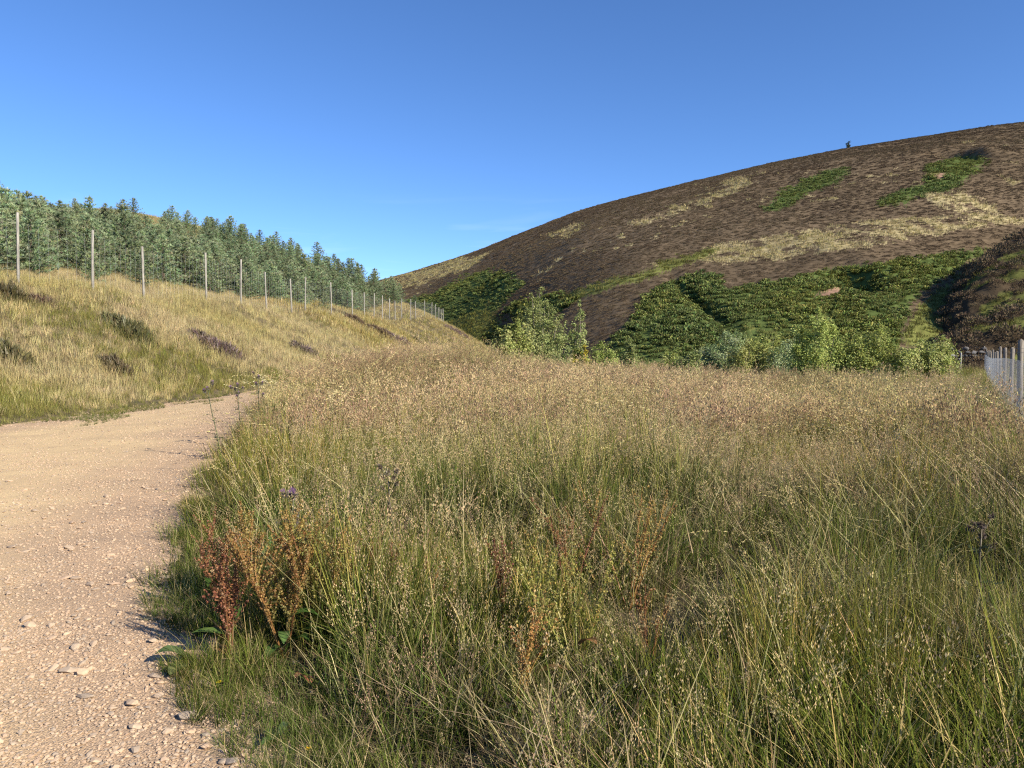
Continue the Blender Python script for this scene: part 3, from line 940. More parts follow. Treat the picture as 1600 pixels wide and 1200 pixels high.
# ------------------------------------------------------------------ bracken and heather on the hill
def bracken_clump(nm, n=44):
    mb = MB()
    for _ in range(n):
        a = U(0, 6.28); h = U(.35, 1.05); ln = U(.22, .5)
        d = Vector((math.cos(a), math.sin(a), 0)); s = Vector((-d.y, d.x, 0))
        b = d * U(0, .5) + s * U(-.4, .4)
        c = jit((.143, .178, .062), .42)
        p0 = b + Vector((0, 0, h * .45)); p1 = b + d * ln * .5 + Vector((0, 0, h)); p2 = b + d * ln + Vector((0, 0, h * .75))
        w = .065
        mb.face([p0 - s * w * .5, p0 + s * w * .5, p1 + s * w * 1.3, p1 - s * w * 1.3], jit(c, .2))
        mb.face([p1 - s * w * 1.3, p1 + s * w * 1.3, p2], jit(c, .2))
        mb.face([b - s * .02, b + s * .02, p0], (.06, .06, .02))
    return mb.mesh(nm, M['bracken'])

def heather_clump(nm, n=60, fine=1.0, cols=((.136, .104, .066), (.155, .117, .074), (.115, .09, .057))):
    mb = MB()
    for _ in range(n):
        a = U(0, 6.28); el = math.asin(U(.05, 1))
        d = Vector((math.cos(a) * math.cos(el), math.sin(a) * math.cos(el), math.sin(el)))
        r = U(.34, .56)
        p = Vector((d.x * r, d.y * r, d.z * r * .85))
        up = (d + Vector((0, 0, .7))).normalized()
        s = up.cross(Vector((U(-1, 1), U(-1, 1), U(-1, 1)))).normalized()
        w = U(.05, .10) * fine
        c = jit(random.choice(cols), .25)
        mb.face([p - s * w - up * .10 * fine, p + s * w - up * .10 * fine, p + up * U(.06, .14) * fine], c)
    return mb.mesh(nm, M['heather'])

def hill_points(cell, y0, y1, want, zf, cf, pxr=(560, 1640)):
    X, Y = jgrid(-.22 * y1, .72 * y1, y0, y1, cell)
    X = X + rng.normal(0, .45, len(X)) * cell; Y = Y + rng.normal(0, .45, len(Y)) * cell
    px = 800 + FPX * X / Y
    k = (px > pxr[0]) & (px < pxr[1])
    X, Y = X[k], Y[k]
    t = (Y - h_near(X / Y)) / (h_far(X / Y) - h_near(X / Y))
    k = (t > .0) & (t < 1.02); X, Y = X[k], Y[k]
    Z = zf(X, Y)
    c = cf(X, Y, Z)
    k = np.isin(c, want)
    return X[k], Y[k], Z[k], c[k]

BR = [bracken_clump('bracken_clump') for _ in range(4)]
parts = [hill_points(.66, 60, 135, [1], hill_z, veg), hill_points(.95, 135, 330, [1], hill_z, veg)]
X, Y, Z = (np.concatenate([p[i] for p in parts]) for i in range(3))
sc_ = rng.uniform(.7, 1.2, len(X)) * (.30 + .80 * fbm(X / 4., Y / 4., 111, 3))
k_ = fbm(X / 3.2, Y / 5., 112, 3) > .20
scatter('bracken', BR, np.stack([X, Y, Z - .1], 1)[k_], rots(k_.sum(), .15), np.stack([sc_, sc_, sc_ * .62], 1)[k_], rng.integers(0, 4, k_.sum()),
        'dense green bracken in big patches on the heather hill', 'bracken')

HE_ = [heather_clump('heather_clump', 120, .6) for _ in range(4)] + [heather_clump('heather_clump', 210, .42) for _ in range(3)]
parts = [hill_points(.72, 60, 150, [0], hill_z, veg), hill_points(1.1, 150, 380, [0], hill_z, veg)]
X, Y, Z = (np.concatenate([p[i] for p in parts]) for i in range(3))
# spur heather
SXp, SYp = jgrid(25, 110, 60, 125, 1.0)
k_ = (SXp / SYp > kx(1345)) & (SXp / SYp < kx(1680)); SXp, SYp = SXp[k_], SYp[k_]
k_ = spur_class(SXp, SYp) == 0; SXp, SYp = SXp[k_], SYp[k_]
SZp = spur_z(SXp, SYp)
nh = len(X)
X, Y, Z = np.concatenate([X, SXp]), np.concatenate([Y, SYp]), np.concatenate([Z, SZp])
sc_ = rng.uniform(.6, 1.25, len(X)) * (.7 + .7 * fbm(X / 3., Y / 3., 113, 3)) * np.where(Y > 150, 1.35, 1)
sc_[nh:] *= 1.7
sc_[:nh] *= .8
sc_ = np.stack([sc_, sc_, sc_ * np.where(np.arange(len(sc_)) < nh, .5, .95)], 1)
scatter('heather', HE_, np.stack([X, Y, Z - .06], 1), rots(len(X), .12), sc_, np.where(Y < 112, rng.integers(4, 7, len(X)), rng.integers(0, 4, len(X))),
        'low brown heather clothing the hill and its spur', 'heather')
print('scatter sizes', len(MX), len(BX), len(X))
# rough grass on the grassy patches of the hill and the spur
parts = [hill_points(.6, 60, 140, [2, 3], hill_z, veg), hill_points(.95, 140, 380, [2, 3], hill_z, veg)]
X, Y, Z, C = (np.concatenate([p[i] for p in parts]) for i in range(4))
SXp, SYp = jgrid(25, 110, 60, 125, .55)
k_ = (SXp / SYp > kx(1345)) & (SXp / SYp < kx(1680)) ; SXp, SYp = SXp[k_], SYp[k_]
k_ = spur_class(SXp, SYp) == 2; SXp, SYp = SXp[k_], SYp[k_]
X, Y, Z, C = np.concatenate([X, SXp]), np.concatenate([Y, SYp]), np.concatenate([Z, spur_z(SXp, SYp)]), np.concatenate([C, np.full(len(SXp), 2)])
k_ = rng.uniform(0, 1, len(X)) < .85
X, Y, Z, C = X[k_], Y[k_], Z[k_], C[k_]
HG = [bank_tuft('hill_tuft', 24, .34, .4, .05, [(.17, .18, .055), (.13, .145, .045), (.25, .22, .08)]) for _ in range(2)] + \
     [bank_tuft('hill_tuft', 24, .34, .36, .05, [(.50, .43, .22), (.58, .49, .27), (.36, .31, .16)]) for _ in range(2)]
scatter('hill_grass', HG, np.stack([X, Y, Z], 1), rots(len(X), .15), rng.uniform(.6, 1.3, len(X)) * np.where(Y > 140, 1.5, 1), np.where(C == 2, 0, 2) + rng.integers(0, 2, len(X)),
        'rough pale and green grass in strips across the heather hill', 'grass')

# ------------------------------------------------------------------ pines
def pine_parts(seed, spruce=False):
    random.seed(seed)
    mb = MB(); tr = MB()
    h = 1.0
    lean = Vector((U(-.04, .04), U(-.04, .04), 0))
    tr.tube([Vector((0, 0, -.05)), lean * .4 + Vector((0, 0, .45)), lean + Vector((0, 0, .97))], [.022, .015, .004], (.5, .4, .3), sides=6)
    c_lo, c_hi = (.075, .105, .052), (.29, .35, .19)  # dark inner tone paints the shade of crown gaps into the needle colour
    nw = 13 if not spruce else 16
    for w in range(nw):
        t = .02 + .95 * w / (nw - 1)
        rad = (.36 * (1 - t) ** .82 + .02) if not spruce else (.26 * (1 - t) ** .9 + .015)
        if t < .1: rad *= .9 + 1. * t
        nb = random.choice([5, 6, 7]) if t < .85 else 4
        a0 = U(0, 6.28)
        for b in range(nb):
            a = a0 + 6.283 * b / nb + U(-.35, .35)
            r = rad * U(.65, 1.18)
            rise = (.16 + .35 * t) if not spruce else -.12 + .5 * t
            root = lean * t + Vector((0, 0, t))
            tip = root + Vector((math.cos(a) * r, math.sin(a) * r, r * (rise + U(-.05, .3))))
            nt = max(2, int(r / .045))
            for q in range(nt + 1):
                f = .18 + .82 * q / nt
                p = root.lerp(tip, f) + Vector((U(-1, 1), U(-1, 1), U(-.6, 1))) * .022
                ax = ((tip - root).normalized() + Vector((0, 0, .7))).normalized()
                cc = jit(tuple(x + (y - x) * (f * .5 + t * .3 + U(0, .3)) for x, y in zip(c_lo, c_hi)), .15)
                for _ in range(12):
                    d = (ax + Vector((U(-1, 1), U(-1, 1), U(-1, 1))) * .8).normalized()
                    s = d.cross(Vector((U(-1, 1), U(-1, 1), U(-1, 1)))).normalized() * U(.004, .0075)
                    ln = U(.045, .078)
                    mb.face([p - s, p + s, p + d * ln], jit(cc, .12))
    # leader shoot
    for _ in range(26):
        p = lean + Vector((0, 0, U(.90, 1.05)))
        d = Vector((U(-.5, .5), U(-.5, .5), 1)).normalized(); s = d.cross(Vector((U(-1, 1), U(-1, 1), 0))).normalized() * .006
        mb.face([p - s, p + s, p + d * .05], jit(c_hi, .15))
    return tr.mesh('pine_trunk', M['bark']), mb.mesh('pine_crown', M['needle'])

PINES = [pine_parts(300 + i) for i in range(6)] + [pine_parts(340 + i, True) for i in range(2)]
random.seed(21)
cand = []
for y0, y1, cell in ((22, 45, 1.6), (45, 80, 1.9), (80, 125, 2.4), (125, 230, 3.4)):
    X, Y = jgrid(-.75 * y1 - 6, -6, y0, y1, cell)
    for x, y in zip(X, Y):
        up = float(fence_x(y)) - x
        k = x / y
        if up < 1.6 + 1.2 * U(0, 1) or k < -.73: continue
        if y > 122 + 1.25 * max(-12 - x, 0): continue
        if up > 34 + 8 * U(-1, 1) + .2 * max(0, 60 - y) : continue
        # bare brow above the plantation
        px = 800 + FPX * k
        if y > 85 and up > 15 + 30 * min(1, max(0, (130 - y) / 60)) : continue
        if up < 4 and U(0, 1) < .35: continue
        if y > 104 or px > 655: continue
        hgt = U(1.7, 3.1) * (1.0 + .22 * (vnoise(x * .15, y * .15, 9) - .5)) * (.8 if up < 3.5 else 1.0)
        if U(0, 1) < .10: hgt *= 1.25
        cand.append((x, y, float(H(x, y)), hgt, U(0, 6.28)))
# trees already hidden behind the ones before them carry no weight: keep those that show most
cand.sort(key=lambda c: c[1])
horizon = np.full(1000, -9.0)
scored = []
for c in cand:
    x, y, z, h, r = c
    px = 800 + FPX * x / y; hw = FPX * h * .25 / y
    a, b_ = int(max(0, min(999, px - hw + 150))), int(max(1, min(1000, px + hw + 151)))
    top = (z + h - EYE) / y
    seg = horizon[a:b_]
    show = float(np.clip(top - seg, 0, h / y).sum())
    horizon[a:b_] = np.maximum(seg, top - .25 * h / y)
    scored.append((show, c))
scored.sort(key=lambda s: -s[0])
vis = [c for s, c in scored if s > .02]
print('pines', len(cand), 'showing', len(vis))
things_p = vis[:290]
rest = vis[290:]
PROT = []
for i, (tm, cm) in enumerate(PINES):
    PROT.append((tm, cm))
def pine(x, y, z, h, rz, v, label, group=None, wide=1.0):
    t = empty('pine_tree' if v < 6 else 'spruce_tree', (x, y, z - .03), rz)
    t.scale = (h * wide, h * wide, h)
    tag(t, label, 'tree', group)
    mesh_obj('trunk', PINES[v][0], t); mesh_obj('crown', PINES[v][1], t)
    return t
ORD = ['first', 'second', 'third', 'fourth', 'fifth', 'sixth', 'seventh', 'eighth', 'ninth', 'tenth', 'eleventh']
GAPS = [32, 148, 227, 324, 378, 418, 457, 478, 519, 551, 570, 585]
front = {}
for c in things_p:
    px = 800 + FPX * c[0] / c[1]
    for g in range(len(GAPS) - 1):
        if GAPS[g] + 4 < px < GAPS[g + 1] - 4 and (g not in front or c[1] < front[g][1]): front[g] = c
label_of = {id(c): 'foremost young pine showing between the %s and %s fence posts, counted from the picture edge' % (ORD[g], ORD[g + 1] if g < 10 else 'next') for g, c in front.items() if g < 10}
for c in things_p:
    x, y, z, h, rz = c
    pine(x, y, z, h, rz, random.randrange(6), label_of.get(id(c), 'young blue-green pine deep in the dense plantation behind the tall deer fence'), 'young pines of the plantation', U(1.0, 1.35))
if rest:
    a = np.array(rest)
    joined = []
    for tm, cm in PINES[:4]:
        joined.append(cm)
    scatter('pine_forest', joined, a[:, :3], np.stack([0 * a[:, 0], 0 * a[:, 0], a[:, 4]], 1), np.stack([a[:, 3] * 1.1] * 3, 1), rng.integers(0, 4, len(a)),
            'far tops of the pine plantation up the slope', 'forest')
# distinct ones
def on_line(px, y): 
    x = (px - 800) / FPX * y
    return x, y, float(H(x, y))
yb = min(np.arange(30, 90, .5), key=lambda q: abs(EYE + (HZN - 280) / FPX * q - on_line(4, q)[2] - 4.0))
x, y, z = on_line(4, float(yb)); pine(x, y, z, EYE + (HZN - 280) / FPX * y - z, .4, 1, 'tall pine cut by the picture edge, topmost of the plantation', None, .8)
x, y, z = on_line(560, 92); pine(x, y, z, EYE + (HZN - 413) / FPX * y - z, .4, 6, 'slender spruce spire standing above the pines where the plantation thins', None, 1.0)
x, y, z = on_line(577, 98); pine(x, y, z, EYE + (HZN - 434) / FPX * y - z, 1.4, 7, 'dark small spruce beside the slender spire at the end of the plantation', None, 1.0)

# ------------------------------------------------------------------ deer fence
def post_mesh(nm, h, r, seed, mat):
    rr = random.Random(seed)
    mb = MB()
    pts = [Vector((rr.uniform(-1, 1) * .012, rr.uniform(-1, 1) * .012, z)) for z in (-.3, .4, 1.0, h - .01)] + [Vector((0, 0, h))]
    mb.tube(pts, [r * 1.05, r, r * .97, r * .95, r * .7], (1, 1, 1), sides=9)
    return mb.mesh(nm, mat, True)

fence_pts = []
for px in (-95, -25, 32, 148, 227, 324, 378, 418, 457, 478, 519, 551, 570, 585, 598, 609, 618, 628, 642, 650, 664, 675, 681, 686, 690, 693):
    k = (px - 800) / FPX
    ys = np.arange(8, 140, .02)
    d = fence_x(ys) - k * ys
    i = int(np.argmax(d > 0))
    y = float(ys[i]) if d[i] > 0 else 120.
    x = k * y
    fence_pts.append(Vector((x, y, float(H(x, y)))))
deer = empty('deer_fence', fence_pts[2])
tag(deer, 'tall deer fence of slim weathered posts and wire netting along the bank', 'fence')
PM = [post_mesh('fence_post', 2.12 + .1 * (i % 3), .043, 400 + i, M['post']) for i in range(4)]
for i, p in enumerate(fence_pts):
    o = mesh_obj('post', PM[i % 4], deer)
    o.location = p - deer.location
    o.rotation_euler = (U(-.025, .025), U(-.03, .03), U(0, 6))
def wires(pts, heights, vstep, r, diag=False, top=None):
    mb = MB()
    def seg(a, b, r_):
        d = (b - a).normalized(); s = d.cross(Vector((0, 0, 1)))
        if s.length < .1: s = Vector((1, 0, 0))
        s = s.normalized() * r_; u_ = s.cross(d).normalized() * r_
        n0 = len(mb.v)
        for p in (a, b):
            for q in (s, -s * .5 + u_ * .87, -s * .5 - u_ * .87):
                mb.v.append(tuple(p + q)); mb.c.append((1, 1, 1))
        for j in range(3):
            k = (j + 1) % 3
            mb.f.append((n0 + j, n0 + k, n0 + 3 + k, n0 + 3 + j))
    for a, b in zip(pts[:-1], pts[1:]):
        for h in heights:
            seg(a + Vector((0, 0, h)), b + Vector((0, 0, h)), r)
        n_ = max(1, int((b - a).length / vstep))
        for i in range(n_):
            q = a.lerp(b, i / n_)
            if diag:
                q2 = a.lerp(b, (i + 1) / n_)
                hh = heights
                for z0, z1 in zip(hh[:-1], hh[1:]):
                    seg(q + Vector((0, 0, z0)), q2 + Vector((0, 0, z1)), r * .8)
                    seg(q2 + Vector((0, 0, z0)), q + Vector((0, 0, z1)), r * .8)
            else:
                seg(q + Vector((0, 0, heights[0])), q + Vector((0, 0, heights[-1])), r)
    return mb
off_ = [p - deer.location + Vector((.06, 0, 0)) for p in fence_pts]
nt = mesh_obj('wire_netting', wires(off_, [.1, .3, .5, .7, .9, 1.1, 1.3, 1.5, 1.7, 1.95], .30, .0013).mesh('wire_netting', M['wire']), deer)

# ------------------------------------------------------------------ stock fence beside the meadow
def rf_x(y): return .604 * y + .75
stock = empty('stock_fence', (rf_x(16), 16, float(H(rf_x(16), 16))))
tag(stock, 'silvery wire netting fence with wooden posts along the meadow edge', 'fence')
rp = []
M['old_post'] = wood_mat('old_post', (.24, .21, .17), (.12, .10, .08))
PR = [post_mesh('fence_post', 1.62 + .05 * i, .042, 430 + i, M['old_post']) for i in range(3)]
y = 5.6
i = 0
while y < 62:
    x = rf_x(y); z = float(H(x, y))
    p = Vector((x, y, z)); rp.append(p)
    o = mesh_obj('post', PR[i % 3], stock); o.location = p - stock.location
    s = 1.1 if i % 4 == 2 else U(.95, 1.05)
    o.scale = (s, s, U(.97, 1.03)); o.rotation_euler = (U(-.02, .02), U(-.02, .02), U(0, 6))
    y += 3.6; i += 1
off_ = [p - stock.location + Vector((-.07, .04, 0)) for p in rp]
mesh_obj('wire_netting', wires(off_, [0, .11, .22, .33, .44, .56, .68, .80, .92, 1.04, 1.16, 1.28, 1.38], .14, .0011).mesh('wire_netting', M['wire']), stock)
mesh_obj('strand_wire', wires(off_, [1.5, 1.56], 99, .002).mesh('strand_wire', M['wire']), stock)

# tumbled stone wall beyond the fence end
wall_s = empty('stone_wall', (*((1512 - 800) / FPX * 62, 62), -.35))
tag(wall_s, 'low tumbled dry stone wall at the foot of the dark heather spur', 'wall')
WS = [stone_mesh('wall_stone', M['wallstone'], 500 + i, .75, 2) for i in range(5)]
random.seed(5)
for row in range(7):
    for j in range(8):
        if row > 4 and random.random() < .4: continue
        o = mesh_obj('stone', WS[random.randrange(5)], wall_s)
        s = U(.42, .6)
        o.location = ((j - 3.5) * .36 + U(-.06, .06) + .17 * (row % 2), U(-.12, .12), .16 + row * .29)
        o.scale = (s, s * .9, s * .95); o.rotation_euler = (U(-.2, .2), U(-.2, .2), U(-.4, .4))
for px, lbl, h in ((1501, 'lone thin post before the tumbled stone wall', 1.5), (1537, 'taller dark straining post where the netting fence ends', 2.0)):
    yy = 59.0 if px < 1520 else 63.5
    xx = (px - 800) / FPX * yy
    o = mesh_obj('fence_post', post_mesh('fence_post', h, .06, px, M['post'])); o.location = (xx, yy, float(H(xx, yy)))
    tag(o, lbl, 'post')

# ------------------------------------------------------------------ broadleaved trees and shrubs
def shrub_parts(h, w, n_stems, leaf, cols, seed, spire=.0, n_leaf=3600, base=.06, airy=.0):
    """stems fan from the foot; twigs carry leaves. spire 0: round bush, 1: tall pointed crown"""
    random.seed(seed)
    lv, st = MB(), MB()
    ends = []
    for i in range(n_stems):
        a = 6.283 * i / n_stems + U(-.5, .5)
        f = 0 if i == 0 and spire > .3 else U(.35, 1)
        top = Vector((math.cos(a) * w * .42 * f, math.sin(a) * w * .42 * f, h * (1 - (.30 + .35 * spire) * f * f) * U(.86, 1.0)))
        if i == 0: top.z = h * .98
        b = Vector((math.cos(a) * .06, math.sin(a) * .06, -.1))
        mid = b.lerp(top, .5) + Vector((math.cos(a), math.sin(a), 0)) * w * .08 * f
        pts = [b, b.lerp(mid, .6), mid, mid.lerp(top, .55), top]
        r0 = .012 * h ** .8 + .008
        st.tube(pts, [r0, r0 * .8, r0 * .6, r0 * .35, r0 * .1], (1, 1, 1), sides=5)
        ends.append(pts)
    per = n_leaf // (n_stems * 14)
    for pts in ends:
        top = pts[-1]
        for q in range(14):
            t = base + (1 - base) * (q + U(0, 1)) / 14
            seg = min(3, int(t * 4)); p = pts[seg].lerp(pts[seg + 1], t * 4 - seg) if seg < 4 else top
            ln = (w * .34 * (1 - t) ** (.55 + .3 * spire) + .10 * w * (1 - .7 * spire) + .04) * U(.6, 1.15)
            a = U(0, 6.28)
            up = U(.1, .9) if airy < .5 else U(-.3, .5)
            d = Vector((math.cos(a), math.sin(a), up)).normalized()
            e = p + d * ln
            if e.z < .05: e.z = U(.05, .25)
            st.strip([p, p.lerp(e, .5), e], [.006, .004, .002], d.cross(Vector((0, 0, 1))).normalized(), (1, 1, 1), (1, 1, 1))
            c_tw = random.choice(cols)
            for _ in range(int(per * U(.6, 1.4))):
                g_ = U(.15, 1.05) ** .8
                lp = p.lerp(e, g_) + Vector((random.gauss(0, 1), random.gauss(0, 1), random.gauss(0, 1))) * (ln * .16 + .03)
                nrm = (Vector((U(-1, 1), U(-1, 1), U(-.2, 1.2))) + (lp - Vector((0, 0, h * .4))).normalized() * .6).normalized()
                s1 = nrm.orthogonal().normalized(); s2 = nrm.cross(s1)
                an = U(0, 6.28)
                x1 = s1 * math.cos(an) + s2 * math.sin(an); x2 = nrm.cross(x1)
                L_, W_ = leaf * U(.7, 1.2), leaf * U(.28, .42)
                lv.face([lp - x1 * L_ * .5, lp + x2 * W_, lp + x1 * L_ * .5, lp - x2 * W_], jit(c_tw, .22))
    return st, lv

OLIVE = [(0.308, 0.349, 0.132), (0.249, 0.295, 0.106), (0.367, 0.396, 0.158)]
BRIGHTG = [(0.381, 0.414, 0.126), (0.465, 0.471, 0.179), (0.278, 0.315, 0.092)]
MIDG = [(0.311, 0.358, 0.097), (0.392, 0.435, 0.135), (0.249, 0.291, 0.086)]
SILV = [(0.369, 0.436, 0.219), (0.266, 0.341, 0.145), (0.44, 0.495, 0.278)]
YEL = [(.46, .38, .05), (.32, .30, .06), (.2, .22, .05)]
# px, top row, distance, width m, stems, leaf, colours, spire, leaves, name, label
SHRUBS = [
    (843, 447, 43, 3.0, 9, .10, OLIVE, .75, 7500, 'birch_tree', 'tallest birch, a broad pointed olive-green crown above the bushes', 'tree'),
    (906, 468, 48, 1.5, 5, .10, OLIVE, 1.0, 3200, 'birch_tree', 'slim pointed birch next along from the tallest birch', 'tree'),
    (800, 502, 38, 2.3, 9, .11, BRIGHTG, .1, 5200, 'willow_bush', 'pale leafy willow bush at the foot of the tallest birch', 'bush'),
    (905, 541, 41, 1.2, 5, .09, YEL, .3, 1500, 'sapling', 'yellowing sapling below the slim birch', 'sapling'),
    (873, 545, 40, 1.2, 5, .09, OLIVE, .3, 1500, 'sapling', 'low olive sapling between the two birches', 'sapling'),
    (942, 536, 43, 2.1, 6, .09, MIDG, .4, 2400, 'shrub', 'mid-green shrub between the yellowing sapling and the olive cone', 'shrub'),
    (986, 531, 40, 1.3, 5, .08, OLIVE, .7, 2400, 'sapling', 'olive cone-shaped sapling alone at the meadow rim', 'sapling'),
    (1044, 544, 38, 1.0, 5, .08, BRIGHTG, .3, 1700, 'bush', 'smaller of two round green bushes set forward of the row', 'bush'),
    (1075, 547, 37, 1.3, 6, .08, OLIVE, .1, 2200, 'bush', 'rounder yellowish bush of the two set forward of the row', 'bush'),
    (1105, 540, 47, 1.3, 5, .10, SILV, .2, 1800, 'bush', 'small silvery bush behind the two round ones', 'bush'),
    (1135, 520, 46, 2.6, 7, .10, SILV, .15, 3400, 'willow_bush', 'silvery willow bush that begins the row of bushes', 'bush'),
    (1183, 524, 46, 2.5, 7, .10, BRIGHTG, .15, 3200, 'bush', 'leafy green bush after the silvery willow in the row', 'bush'),
    (1224, 532, 45, 1.9, 5, .09, SILV, .2, 1800, 'bush', 'narrow pale bush tucked against the tall leafy birch', 'bush'),
    (1275, 481, 38, 3.1, 9, .10, MIDG, .45, 6500, 'birch_tree', 'tall leafy young birch, highest of the row before the bracken', 'tree'),
    (1158, 538, 44, 1.6, 6, .09, BRIGHTG, .1, 2200, 'bush', 'low bush filling the dip between silvery willow and green bush', 'bush'),
    (1318, 535, 38, 1.5, 6, .09, BRIGHTG, .1, 2200, 'bush', 'low light bush between the tall leafy birch and the dark-hearted one', 'bush'),
    (1250, 545, 40, 1.3, 6, .09, OLIVE, .1, 1800, 'bush', 'knee-high olive bush at the foot of the tall leafy birch', 'bush'),
    (1356, 512, 38, 2.7, 8, .10, MIDG, .1, 4600, 'bush', 'large dark-hearted bush after the tall leafy birch', 'bush'),
    (1412, 533, 37, 2.0, 6, .09, BRIGHTG, .1, 2600, 'bush', 'low bright bush between the two large ones', 'bush'),
    (1463, 527, 37, 2.2, 8, .09, BRIGHTG, .1, 4200, 'bush', 'spreading bright bush that ends the row near the netting fence', 'bush'),
]
for i, (px, top, d, w, ns, leaf, cols, spire, nl, nm, lbl, cat) in enumerate(SHRUBS):
    x = (px - 800) / FPX * d; z = float(H(x, d))
    h = EYE + (HZN - top) / FPX * d - z
    st, lv = shrub_parts(h, w * (1.15 if spire > .7 else 1), ns + (3 if spire > .7 else 0), leaf * 1.05, cols, 600 + i, spire, int(nl * 2.0))
    t = empty(nm, (x, d, z)); tag(t, lbl, cat)
    mesh_obj('trunk', st.mesh('trunk', M['birch_bark'], True), t)
    mesh_obj('crown', lv.mesh('crown', M['leaf']), t)
# one small tree on the skyline
kk = float(kx(1318)); yy = float(h_far(kk)); xx = kk * yy
st, lv = shrub_parts(2.6, 1.8, 4, .3, [(.05, .06, .03)], 690, .3, 500)
t = empty('hilltop_tree', (xx, yy, float(hill_z(np.array(xx), np.array(yy))) - .1)); tag(t, 'tiny lone tree on the bare skyline of the heather hill', 'tree')
mesh_obj('trunk', st.mesh('trunk', M['bark']), t); mesh_obj('crown', lv.mesh('crown', M['leaf']), t)

# ------------------------------------------------------------------ heather bushes on the bank
def heather_bush(px, py, wpx, hfac, cols, lbl, seed, deep=.7):
    random.seed(seed)
    x, y, z = ground_at(px, py)
    w = wpx / FPX * y; h = w * hfac * .8
    lv, st = MB(), MB()
    n_ = int(420 * min(3.0, max(1, w)))
    for _ in range(n_):
        a = U(0, 6.28); r = math.sqrt(U(0, 1))
        bump = .75 + .35 * math.sin(a * 3 + seed) * r + .2 * math.sin(a * 5 + 2 * seed)
        p = Vector((math.cos(a) * r * w * .5, math.sin(a) * r * w * .5 * deep, 0))
        zt = h * math.sqrt(max(0, 1 - r * r)) * max(.4, bump)
        gz_ = float(H(x + p.x, y + p.y)) - z
        p.z = gz_ + zt * U(.75, 1)
        d = Vector((p.x / w, p.y / w, .6)).normalized() + Vector((U(-.5, .5), U(-.5, .5), U(-.2, .4)))
        d.normalize()
        s = d.cross(Vector((U(-1, 1), U(-1, 1), U(-1, 1)))).normalized() * U(.015, .03)
        c = jit(random.choice(cols), .25)
        ln = U(.10, .2)
        lv.face([p - s - d * ln * .5, p + s - d * ln * .5, p + d * ln], c)
        if random.random() < .12:
            st.strip([Vector((p.x * .4, p.y * .4, gz_ - .05)), p], [.006, .003], Vector((1, 0, 0)), (1, 1, 1), (1, 1, 1))
    t = empty('heather_bush', (x, y, z)); tag(t, lbl, 'heather')
    mesh_obj('foliage', lv.mesh('foliage', M['forb']), t)
    mesh_obj('stems', st.mesh('stems', M['bark']), t)
HB_OL = [(.10, .10, .04), (.14, .12, .05), (.08, .075, .035)]
HB_BR = [(.13, .09, .055), (.10, .075, .045), (.16, .12, .07)]
HB_PU = [(.20, .135, .135), (.17, .12, .09), (.13, .11, .06), (.22, .16, .15)]
for i, a in enumerate([
    (18, 470, 62, .55, HB_OL, 'large olive heather bush below the tallest fence post'),
    (70, 478, 45, .35, HB_BR, 'flat brown heather beside the large olive heather bush'),
    (203, 520, 84, .30, HB_OL, 'wide dark heather mound in the middle of the tawny bank'),
    (338, 545, 88, .24, HB_PU, 'purple flowering heather mat in the tawny bank'),
    (474, 551, 46, .35, HB_PU, 'small purple-brown heather bush beyond the flowering mat'),
    (15, 562, 70, .45, HB_OL, 'heather bush low on the bank at the picture edge'),
    (180, 578, 50, .45, HB_BR, 'small brown heather tuft low on the bank near the track'),
    (555, 503, 34, .4, HB_BR, 'dark heather bush below the middle of the deer fence'),
    (595, 520, 44, .25, HB_BR, 'brown heather strip slanting down from the deer fence'),
    (625, 535, 44, .28, HB_PU, 'purplish heather bush down slope of the brown strip'),
    (655, 538, 36, .35, HB_OL, 'dark rounded heather bush near the tall seed grass crest'),
    (712, 520, 44, .22, HB_PU, 'purple-brown heather at the far brow of the bank'),
    (525, 492, 50, .2, HB_BR, 'low brown heather under the deer fence netting'),
    (480, 480, 40, .2, HB_BR, 'brown heather patch behind the deer fence posts'),
]):
    heather_bush(*a, 700 + i)

# ------------------------------------------------------------------ docks, thistles and small plants beside the track
def big_leaf(mb, base, az, ln, w, lift, droop, c, wav=.12, seg=7):
    d = Vector((math.cos(az), math.sin(az), 0)); s = Vector((-d.y, d.x, 0))
    n0 = len(mb.v)
    for i in range(seg + 1):
        t = i / seg
        p = base + d * (ln * t) + Vector((0, 0, lift * ln * math.sin(t * 1.7) - droop * ln * t * t))
        ww = w * .5 * (math.sin(math.pi * min(1, t * .93 + .05)) ** .7) * (1 + wav * math.sin(t * 21)) if 0 < i < seg else w * .04
        for q, hz in ((-1, .18), (0, 0), (1, .18)):
            mb.v.append(tuple(p + s * (q * ww) + Vector((0, 0, hz * ww * (1 + U(-.3, .3))))))
            mb.c.append(jit(c, .3) if q else tuple(min(1, x * 1.4) for x in jit(c, .1)))
    for i in range(seg):
        for q in range(2):
            a = n0 + i * 3 + q
            mb.f.append((a, a + 1, a + 4, a + 3))

RED = [(.23, .095, .05), (.17, .075, .04), (.29, .14, .06), (.22, .13, .06)]
ORANGE = [(.34, .19, .06), (.28, .14, .05), (.38, .25, .08), (.24, .20, .06)]
YGR = [(.26, .23, .06), (.32, .25, .07), (.20, .19, .05), (.30, .18, .06)]

